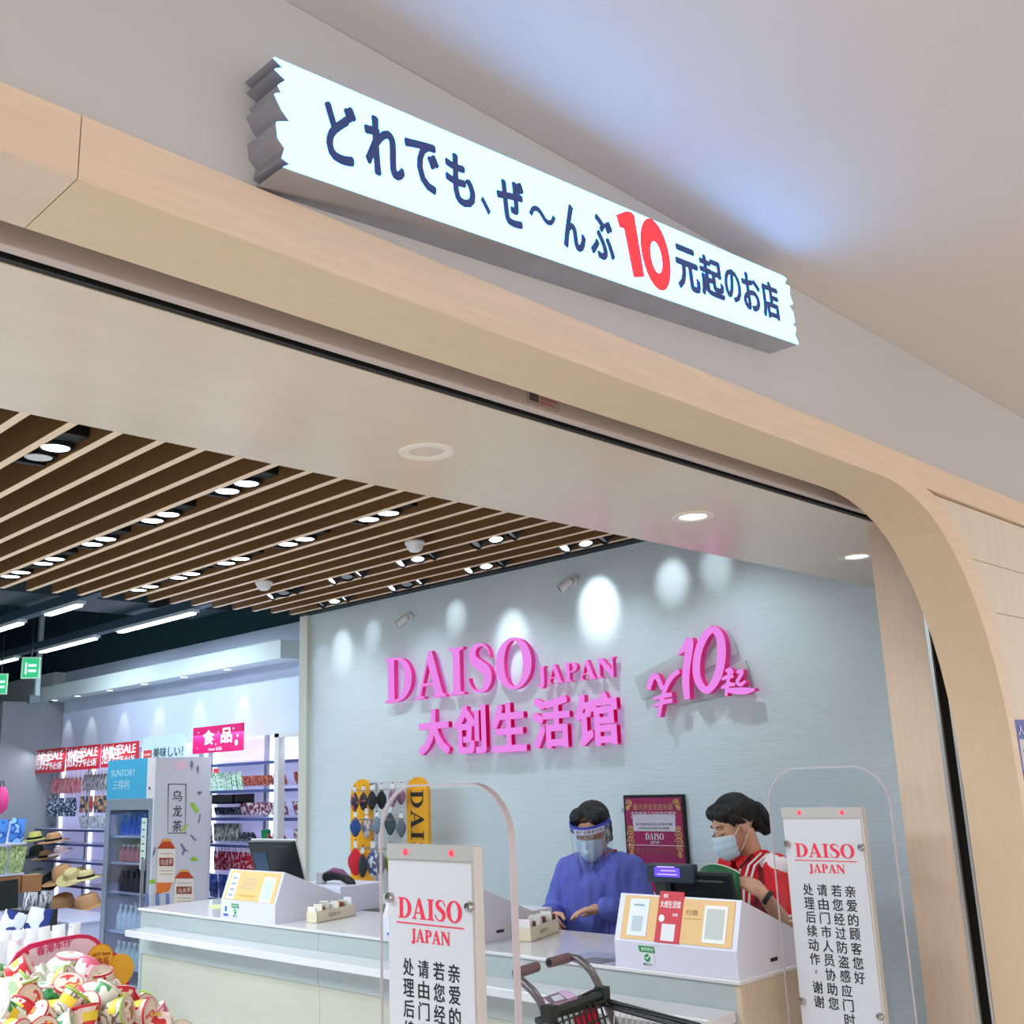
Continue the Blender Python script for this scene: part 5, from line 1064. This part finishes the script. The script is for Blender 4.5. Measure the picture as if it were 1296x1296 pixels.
# --- hanging signs over the goods wall
def board(u0, v0, u1, v1, x, m, lb, cat='sign', base=None):
    um = (u0+u1)/2; a_, b_ = PX(u0, (v0+v1)/2, 0, x), PX(u1, (v0+v1)/2, 0, x); z0, z1 = PX(um, v1, 0, x).z, PX(um, v0, 0, x).z
    t = thing('hanging_board', lb, cat, (x, (a_.y+b_.y)/2, z0)); w_, h_ = a_.y-b_.y, z1-z0
    MB().box(-.006, -w_/2, 0, .006, w_/2, h_).build('board', m, t)
    for s in (-.4, .4): MB().cyl((0, s*w_, h_), (.0, s*w_, 2.62-z0 if x > 4.87 else h_+.25), .002, n=6).build('hanger', col(180, 184, 190), t) if x > 4.87 else None
    return t, w_, h_
wt = col(238, 236, 240)
for i, (u0, u1, v0, v1, lb) in enumerate(((44, 82, 948, 978, 'left'), (85, 126, 944, 974, 'middle'), (129, 175, 940, 970, 'right'))):
    t, w_, h_ = board(u0, v0, u1, v1, 4.86, mat('sale_red', rgb(190, 36, 52), .5), '%s one of the three red and white sale boards' % lb); t['group'] = 'sale boards'
    MB().box(-.0062, -w_*.1, 0, -.006, w_/2, h_).build('white_field', wt, t) if False else None
    O_ = lambda a, b: (-.0075, w_/2-a*w_, b*h_)
    for q, ch in enumerate('抢购季'): put_text('board_print', ch, wt, t, O_(.02+q*.175, .14), -Y_, (0, -.12, 1), w_*.17, h_*.80, .002, bold=.008)
    put_text('board_print', 'SALE', wt, t, O_(.55, .52), -Y_, Z_, w_*.40, h_*.38, .002, bold=.015); put_text('board_print', '不止5折', wt, t, O_(.53, .12), -Y_, Z_, w_*.41, h_*.32, .002, bold=.01)
t, w_, h_ = board(182, 931, 235, 960, 4.86, mat('sign_pale_blue', rgb(184, 206, 216), .5), 'pale blue board with a red square and Japanese writing')
MB().box(-.008, w_*.28, h_*.03, -.006, w_*.48, h_*.42).build('red_square', col(206, 60, 56), t); serif('board_logo', 'DAISO', wt, t, (-.0085, w_*.46, h_*.18), -Y_, Z_, w_*.16, h_*.10, .001, .05)
put_text('board_print', '美味しい！', col(40, 66, 72), t, (-.008, w_*.24, h_*.06), -Y_, Z_, w_*.70, h_*.44, .002)
t, w_, h_ = board(245, 918, 308, 952, 4.86, mat('sign_magenta', rgb(196, 14, 96), .5), 'magenta food board hanging over the snack shelf')
for ch, a, b, s in (('食', .22, .30, .22), ('品', .58, .32, .22)): put_text('board_print', ch, wt, t, (-.008, w_*(.5-a), h_*b), -Y_, Z_, w_*s, h_*.56, .002, bold=.03)
put_text('board_print', 'Food 食品', wt, t, (-.008, w_*.16, h_*.07), -Y_, Z_, w_*.26, h_*.13, .002)
for u, v, s in ((.88, .3, .10), (.90, .55, .05), (.12, .8, .03), (.1, .2, .02), (.42, .5, .03), (.52, .75, .03), (.48, .3, .03), (.82, .82, .04)): MB().cyl((-.007, w_*(.5-u), h_*v), (-.0075, w_*(.5-u), h_*v), h_*s*1.2, n=5).build('splash', wt, t)
# ================================================================== yellow rack with cloth masks
t = thing('mask_rack', 'wire rack with tall yellow end boards, cloth masks hanging on it', 'rack', (4.42, 5.47, 0))
m_y = mat('board_yellow', rgb(238, 170, 30), .45)
for y0_, y1_, y_ in ((5.625, 5.862, 1), (5.085, 5.288, 0)):
    R_ = (y1_-y0_)/2; yc = (y0_+y1_)/2-5.47; ztop = 1.625-R_
    MB().prism([(yc-R_, .04), (yc+R_, .04)]+[(yc+R_*math.cos(math.radians(a)), ztop+R_*math.sin(math.radians(a))) for a in range(0, 181, 12)], lambda u, v, q: (-.012+.024*q, u, v)).build('end_board', m_y, t)
y0_ = 5.186-5.47
V_ = [('D', 1.50), ('A', 1.375), ('I', 1.255), ('S', 1.19), ('O', 1.09)]
z_ = 1.545
for ch in 'DAISO':
    wl = GL[ch][0]*.125; serif('board_letter', ch, col(30, 26, 22), t, (-.0125, y0_+.06, z_), -Z_, -Y_, wl, .12, .001); z_ -= wl+.012
for s in (0,): pass
gm = MB()
for i in range(13): gm.cyl((.0, -.20+i*.034, .5), (.0, -.20+i*.034, 1.6), .0025, n=5)
for i in range(24): gm.cyl((.0, -.20, .5+i*.048), (.0, .22, .5+i*.048), .0025, n=5)
gm.build('wire_grid', m_white, t); MB().box(-.01, -.2, 1.595, .01, .22, 1.605).box(-.01, .13, .4, .01, .17, 1.60).build('frame_bar', col(206, 206, 214), t)
hb = MB()
for z in (1.555, 1.375, 1.20):
    for i in range(7): hb.cyl((0, -.18+i*.06, z), (-.16, -.18+i*.06, z), .0025, n=5)
hb.build('hooks', m_alu, t)
def cloth_mask(u, v, w_, h_, m, lb, x=4.33, rz=0, tilt=0):
    p = PX(u, v, 0, x); t = thing('cloth_mask', lb, 'cloth mask', (x, p.y, p.z), rz)
    mb = MB(); n = 8; vs = [(0, 0, 0)]
    ol_ = [(0, 1.12), (.66, .55), (1.15, .05), (.66, -.6), (.05, -1.12), (-.66, -.6), (-1.15, -.02), (-.6, .6)]
    for a, b in ol_: vs.append((.0, a*w_/2*1.2, b*h_/2*1.15))
    vs[0] = (-.035, 0, 0); vs.append((.03, 0, 0))
    fs = [(0, 1+i, 1+(i+1) % n) for i in range(n)]+[(9, 1+(i+1) % n, 1+i) for i in range(n)]
    o = mb.add(vs, fs).build('cloth', m, t, smooth=False); s_ = o.modifiers.new('s', 'SUBSURF'); s_.levels = 1; s_.render_levels = 1
    MB().tube([(0, -.01, h_*.4), (0, -.015, h_*.55), (0, 0, h_*.68), (0, .015, h_*.55), (0, .01, h_*.4)], .002, 5).build('ear_loop', m_black, t)
    MB().box(-.002, -.018, h_*.42, 0, .018, h_*.62).build('card', m_white, t)
cb = lambda *c: mat('cloth_%d_%d_%d' % c, rgb(*c), .85, bump=(50, .3))
ctr = 0
for args in ((449, 1015, .09, .15, prt('cloth_plaid', rgb(50, 40, 56), rgb(180, 90, 100), 30, .6), 'dark plaid cloth mask, top row far left of the rack'), (460, 1014, .09, .15, prt('cloth_plaid', rgb(50, 40, 56), rgb(180, 90, 100), 30, .6), 'second dark plaid cloth mask in the top row'), (471, 1013, .11, .15, cb(28, 34, 38), 'left black cloth mask in the top row'), (483, 1012, .11, .15, cb(30, 36, 40), 'right black cloth mask in the top row'), (497, 1010, .09, .14, prt('cloth_mauve', rgb(120, 84, 110), rgb(160, 130, 160), 24, .5), 'mauve patterned cloth mask in the top row'), (508, 1008, .09, .13, cb(140, 96, 130), 'plum cloth mask in the top row beside the lettered board'),
             (450, 1047, .13, .15, cb(32, 66, 130), 'deep blue cloth mask in the middle row'), (464, 1046, .12, .18, prt('cloth_pastel', rgb(206, 184, 180), rgb(120, 130, 150), 20, .5), 'pastel patterned cloth mask in the middle row'), (477, 1045, .11, .13, cb(110, 130, 148), 'slate blue cloth mask in the middle row'), (494, 1043, .13, .17, cb(58, 74, 80), 'charcoal cloth mask in the middle row'), (508, 1048, .1, .14, cb(96, 96, 116), 'grey cloth mask in the middle row beside the lettered board'),
             (450, 1091, .19, .21, cb(196, 24, 46), 'bright red cloth mask in the bottom row'), (459, 1096, .10, .18, cb(40, 50, 56), 'dark cloth mask behind the red one'), (472, 1092, .16, .21, prt('cloth_white_blue', rgb(206, 212, 222), rgb(70, 84, 130), 16, .55), 'white and blue patterned cloth mask in the bottom row'), (482, 1092, .11, .18, cb(92, 92, 110), 'grey cloth mask behind the white and blue one'), (494, 1091, .13, .18, cb(176, 184, 60), 'lime green cloth mask in the bottom row')):
    cloth_mask(*args, x=4.30 if ctr % 2 == 0 else 4.35); ctr += 1
# ================================================================== bin of instant noodle cups
t = thing('noodle_bin', 'pink and crimson dump bin full of instant noodle cups at the lower left corner', 'bin', (1.33, 3.2, 0))
b0 = col(236, 196, 214, .5); cr = col(206, 22, 84, .5)
for a in ((-.42, -.30, .0, -.41, .28, 1.0), (.36, -.30, .0, .37, .28, .92), (-.42, -.31, .0, .37, -.30, .93), (-.42, .28, .0, .37, .29, 1.03)): MB().box(*a).build('side_panel', b0, t)
Y5 = 3.5
def bp(pts): return [(PX(u, v, 1, Y5).x-1.33, PX(u, v, 1, Y5).z) for u, v in pts]
edge = [(-30, 1262), (-2, 1234), (12, 1222), (22, 1206), (38, 1195), (62, 1189), (100, 1182.5), (112, 1183), (122, 1187), (129, 1195), (133, 1201), (147, 1206), (157, 1216), (164, 1232), (164, 1300), (-30, 1300)]
inn = [(-30, 1270), (0, 1239), (14, 1228), (26, 1211), (40, 1201), (64, 1194), (100, 1187.5), (111, 1188), (119, 1192), (126, 1199), (131, 1204), (143, 1210), (152, 1220), (158, 1234), (158, 1300), (-30, 1300)]
MB().prism(bp(edge), lambda u, v, q: (u, Y5-3.2+.010*q, v)).build('header_board', cr, t)
MB().prism(bp(inn), lambda u, v, q: (u, Y5-3.2-.002+.003*q, v)).build('header_field', b0, t)
yb = col(240, 176, 40, .5); c_ = bp([(126, 1212)])[0]
MB().cyl((c_[0], Y5-3.206, c_[1]), (c_[0], Y5-3.203, c_[1]), .042, n=28).build('badge_rim', col(210, 120, 30), t); MB().cyl((c_[0], Y5-3.209, c_[1]), (c_[0], Y5-3.206, c_[1]), .039, n=28).build('badge', yb, t)
c2 = bp([(150, 1228)])[0]; MB().cyl((c2[0], Y5-3.2035, c2[1]), (c2[0], Y5-3.202, c2[1]), .05, n=24).build('corner_field', yb, t)
put_text('badge_print', 'HOT Item', col(170, 40, 30), t, (c_[0]-.03, Y5-3.2095, c_[1]+.006), X_, Z_, .06, .011, .001, bold=.02); put_text('badge_print', '爆品', col(190, 70, 30), t, (c_[0]-.018, Y5-3.2095, c_[1]-.024), X_, Z_, .045, .024, .001, bold=.02)
a_ = bp([(46, 1208)])[0]; put_text('header_print', '香港车仔', col(214, 60, 110), t, (a_[0], Y5-3.2035, a_[1]-.006), (1, 0, .17), (-.1, 0, 1), .11, .028, .001, bold=.02)
a_ = bp([(34, 1206)])[0]; MB().cyl((a_[0], Y5-3.204, a_[1]), (a_[0], Y5-3.2025, a_[1]), .006, n=12).build('header_dot', col(190, 30, 60), t)
def mz(x, y):
    """top of the heap"""
    return 1.03 + .06*(y-3.0)/.45 - max(0, (x-1.48))*.55 - max(0, (1.08-x))*.2
mb = MB(); n = 12; vs = [(-.40+.75*i/n, -.28+.55*j/n, mz(.93+.75*i/n, 2.92+.55*j/n)-.13) for j in range(n+1) for i in range(n+1)]
mb.add(vs, [(j*(n+1)+i, j*(n+1)+i+1, (j+1)*(n+1)+i+1, (j+1)*(n+1)+i) for j in range(n) for i in range(n)])
tag(mb.build('cups_below', mat('cup_paper', rgb(226, 220, 210), .5), t), kind='stuff')
cupm = mat('cup_paper', rgb(232, 226, 218), .5)
kinds = (('pink and white', prt('cup_pink', rgb(226, 110, 136), rgb(242, 226, 228), 20, .44, c3=rgb(240, 232, 230)), col(224, 130, 150), prt('lid_pink', rgb(236, 220, 210), rgb(200, 160, 120), 26, .54, c3=rgb(150, 150, 90))),
         ('green and white', prt('cup_green', rgb(236, 240, 234), rgb(70, 160, 96), 20, .54, c3=rgb(30, 110, 64)), col(90, 170, 100), prt('lid_white', rgb(232, 230, 222), rgb(170, 200, 160), 16, .58)),
         ('brown and yellow', prt('cup_brown', rgb(212, 208, 196), rgb(120, 100, 76), 22, .5, c3=rgb(206, 200, 190)), col(150, 190, 70), prt('lid_tan', rgb(222, 200, 176), rgb(240, 230, 214), 22, .5, c3=rgb(170, 120, 80))),
         ('red and white', prt('cup_red', rgb(214, 54, 60), rgb(244, 228, 224), 20, .48, c3=rgb(240, 210, 200)), col(206, 40, 60), prt('lid_red', rgb(240, 214, 200), rgb(216, 70, 70), 22, .55, c3=rgb(240, 190, 90))))
protos = []
for nm, bm_, rm, lm in kinds:
    o = MB().lathe([(.0005, .0), (.030, .0), (.031, .003), (.034, .004), (.0435, .072)], 22, ks=[1, 1, 1, 0, 0]).build('noodle_cup', [bm_, cupm], smooth=True)
    MB().lathe([(.0435, .070), (.0475, .072), (.0475, .077), (.045, .078)], 22, caps=False).build('rim', rm if nm != 'green and white' else cupm, o, smooth=True)
    MB().lathe([(.001, .0765), (.045, .0765), (.045, .0775), (.001, .0785)], 22, caps=False).build('lid', col(226, 208, 194, .4), o); MB().lathe([(.001, .0787), (.033, .0787), (.033, .0792), (.001, .0794)], 20, caps=False).build('lid_picture', lm, o)
    a0 = random.Random(nm).uniform(0, 6); mb = MB(); m_ = 6; vs = []
    for j in range(2):
        for i in range(m_+1):
            a = a0+1.5*i/m_; r_ = (.0383, .0421)[j]; vs.append((r_*math.cos(a), r_*math.sin(a), (.030, .056)[j]))
    mb.add(vs, [(i, i+1, m_+2+i, m_+1+i) for i in range(m_)]); mb.build('label_band', col(240, 210, 60), o)
    protos.append(o)
def place(pr, x, y, z, rot, lb, gp, first=[True]*4, i=0):
    if first[i]: o = pr; first[i] = False; 
    else: o = dup(pr)
    tag(o, lb, 'noodle cup', gp); o.location = (x, y, z); o.rotation_euler = rot; o.scale = (.86, .86, .86); return o
rc = random.Random(11); pts = []
y = 2.96; rw = 0
while y < 3.46:
    x = .97+(rw % 2)*.037
    while x < 1.66:
        pts.append((x+rc.uniform(-.012, .012), y+rc.uniform(-.01, .01))); x += .066
    y += .058; rw += 1
for x, y in pts:
    if x > 1.66: continue
    z = mz(x, y)
    k_ = rc.random(); zone = (x-.95)/.7
    i = (3 if y < 3.08 else 2 if zone < .35 else 1 if zone > .5 else 0) if k_ < .6 else rc.randrange(4)
    nm = kinds[i][0]
    # mostly on their sides, lids or bottoms turned this way and that
    ax = Vector((rc.uniform(-1, 1), rc.uniform(-1, .35), rc.uniform(-.35, .8))).normalized()
    e = ax.to_track_quat('Z', 'Y').to_euler(); o = place(protos[i], x, y, z, e, '', '', i=i)
    o.location = Vector((x, y, z)) - ax*.032 + Z_*rc.uniform(-.012, .014)
    where = 'back of the heap' if y > 3.28 else 'front of the heap' if y < 3.10 else 'middle of the heap'
    side = 'left' if x < 1.2 else 'right' if x > 1.45 else 'centre'
    shows = 'its lid' if ax.y < -.35 else 'its base' if ax.y > .1 else 'its side'
    tag(o, '%s noodle cup showing %s, %s, %s' % (nm, shows, where, side), 'noodle cup', 'noodle cups in the pink bin')
for k_ in range(18):
    x, y = rc.uniform(1.0, 1.55), rc.uniform(3.0, 3.40); i = rc.randrange(4); ax = Vector((rc.uniform(-1, 1), rc.uniform(-1, .2), rc.uniform(.1, 1))).normalized()
    o = place(protos[i], x, y, 0, ax.to_track_quat('Z', 'Y').to_euler(), '', '', i=i); o.location = Vector((x, y, mz(x, y)+.035)) - ax*.037
    tag(o, '%s noodle cup lying on top of the heap, %s' % (kinds[i][0], 'left' if x < 1.2 else 'right' if x > 1.4 else 'centre'), 'noodle cup', 'noodle cups in the pink bin')
# ================================================================== shopping cart
t = thing('shopping_cart', 'black shopping cart with bent grey handles parked in front of the counter', 'cart', (2.57, 2.1, 0))
PR = lambda u, v: PX(u, v, 0, 2.74); PL = lambda u, v: PX(u, v, 0, 2.40)
m_tube = mat('cart_tube', rgb(112, 104, 106), .35, .5); m_grip = mat('cart_grip', rgb(110, 84, 88), .55); m_ck = mat('cart_black', rgb(30, 36, 34), .5)
kr, kl = PR(749, 1230), PL(661, 1242); er, el = PR(722, 1211.5), PL(652, 1232)
rd_, ld_ = PR(778, 1296), PL(695, 1296)
fr, fl = Vector((2.74, 1.98, .35)), Vector((2.40, 1.98, .35))
MB().tube([er+Vector((-.03, .0, -.004)), er, PR(732, 1214), PR(741, 1221), kr, PR(756, 1243), rd_, rd_+(rd_-kr)*1.2], .0125, 10).build('handle_tube', m_tube, t, smooth=True)
MB().tube([el+Vector((.03, 0, .002)), el, PL(654, 1237), kl, PL(674, 1254), PL(683, 1266), ld_, ld_+(ld_-kl)*1.2], .0125, 10).build('handle_tube', m_tube, t, smooth=True)
gr_end = PX(695, 1218.5, 0, er.x-.115); gl_end = PX(679, 1223.5, 0, el.x+.12)
MB().cyl(er+Vector((-.012, 0, 0)), gr_end, .0155, n=14).cyl(gr_end+(gr_end-er)*.003, gr_end+(gr_end-er)*.005, .011, n=14, k=1).build('handle_grip', [m_grip, m_black], t, smooth=True)
MB().cyl(el+Vector((.012, 0, 0)), gl_end, .0155, n=14).build('handle_grip', m_grip, t, smooth=True)
# rear frame with grid, top bar, placard
tl_, tr_ = PL(694, 1283), PR(763, 1258); dn = Vector((0, -.10, -.30))
MB().tube([tl_, tr_], .013, 8).box(*(list(tr_-Vector((.02, .018, .022)))+list(tr_+Vector((.014, .018, .022))))).box(*(list(tl_-Vector((.014, .018, .022)))+list(tl_+Vector((.02, .018, .022))))).build('top_bar', m_ck, t)
gd = MB()
for i in range(11): p_ = tl_.lerp(tr_, i/10); gd.tube([p_, p_+dn], .0035, 5)
for j in range(1, 10): gd.tube([tl_+dn*j*.1, tr_+dn*j*.1], .003, 5)
gd.build('rear_grid', m_ck, t)
q0, q1 = tl_.lerp(tr_, .42)+dn*.12+Vector((0, .008, 0)), tl_.lerp(tr_, .86)+dn*.07+Vector((0, .008, 0))
MB().add([q0, q1, q1+dn*.6, q0+dn*.6]+[v_+Vector((0, .006, 0)) for v_ in (q0, q1, q1+dn*.6, q0+dn*.6)], [(0, 1, 2, 3), (7, 6, 5, 4), (0, 4, 5, 1), (1, 5, 6, 2), (2, 6, 7, 3), (3, 7, 4, 0)]).build('red_plate', col(206, 22, 54, .5), t)
def plate(name, px, z, m, d, x_=0): 
    vs = [PX(u, v, 2, z) for u, v in px]; return MB().add(vs+[v_-Z_*d for v_ in vs], [(0, 1, 2, 3), (7, 6, 5, 4), (0, 4, 5, 1), (1, 5, 6, 2), (2, 6, 7, 3), (3, 7, 4, 0)]).build(name, m, t)
zp = .93
plate('placard', [(686, 1262), (716, 1252), (730, 1260), (697, 1273)], zp, col(222, 184, 216, .4), .008)
plate('placard_print', [(688, 1262.5), (707, 1256), (718, 1264.5), (698, 1271)], zp+.001, col(90, 84, 96, .4), .001)
plate('placard_card', [(697, 1261.5), (708, 1258), (715, 1264), (703, 1267.5)], zp+.002, col(206, 204, 210, .4), .001)
MB().tube([PX(732, 1262, 2, zp-.01), PX(738, 1260, 0, 2.68), tr_+Vector((-.02, 0, .02))], .005, 6).tube([PX(697, 1273, 2, zp-.01), tl_+Vector((.01, 0, .01))], .005, 6).build('placard_arm', m_ck, t)
# basket
r0, r1 = PR(768, 1267), PR(885, 1298.5); l0 = Vector((2.42, r0.y, r0.z-.0)); l1 = Vector((2.44, r1.y, r1.z)); H = Vector((0, .02, -.30))
MB().tube([l0, r0, r1, l1, l0], .009, 8).build('basket_rim', m_ck, t)
MB().tube([r0+Vector((-.01, 0, -.012)), r1+Vector((-.01, 0, -.012))], .006, 6).build('rim_lip', m_ck, t)
bw = MB()
for i in range(15): p_ = r0.lerp(r1, (i+.5)/15); bw.cyl(p_, p_+H+Vector((-.05, 0, 0)), .002, n=5); q_ = l0.lerp(l1, (i+.5)/15); bw.cyl(q_, q_+H+Vector((.04, 0, 0)), .002, n=5)
for i in range(10): p_ = r1.lerp(l1, (i+.5)/10); bw.cyl(p_, p_+H+Vector((0, .04, 0)), .002, n=5)
for j in range(1, 6): bw.tube([l0+H*j/5+Vector((.008*j, 0, 0)), r0+H*j/5+Vector((-.01*j, 0, 0)), r1+H*j/5+Vector((-.01*j, .008*j, 0)), l1+H*j/5+Vector((.008*j, .008*j, 0)), l0+H*j/5+Vector((.008*j, 0, 0))], .002, 5)
bw.build('basket_wires', m_alu, t)
# undercarriage and wheels
a1, a2 = Vector((2.70, 2.30, .14)), Vector((2.44, 2.30, .14)); b1, b2 = Vector((2.70, 1.82, .14)), Vector((2.44, 1.82, .14))
MB().tube([rd_+(rd_-kr)*1.2, Vector((2.72, 2.1, .4)), a1, b1], .011, 8).tube([ld_+(ld_-kl)*1.2, Vector((2.42, 2.1, .4)), a2, b2], .011, 8).tube([b1, b2], .011, 8).tube([a1, a2], .011, 8).tube([b1, r1+H], .009, 8).tube([b2, l1+H], .009, 8).build('lower_frame', m_tube, t, smooth=True)
for p_ in (a1, a2, b1, b2): MB().cyl((p_.x-.012, p_.y, .055), (p_.x+.012, p_.y, .055), .055, n=20).cyl((p_.x, p_.y, .06), (p_.x, p_.y, .14), .008).build('wheel', m_ck, t, smooth=True)
rebase(t)
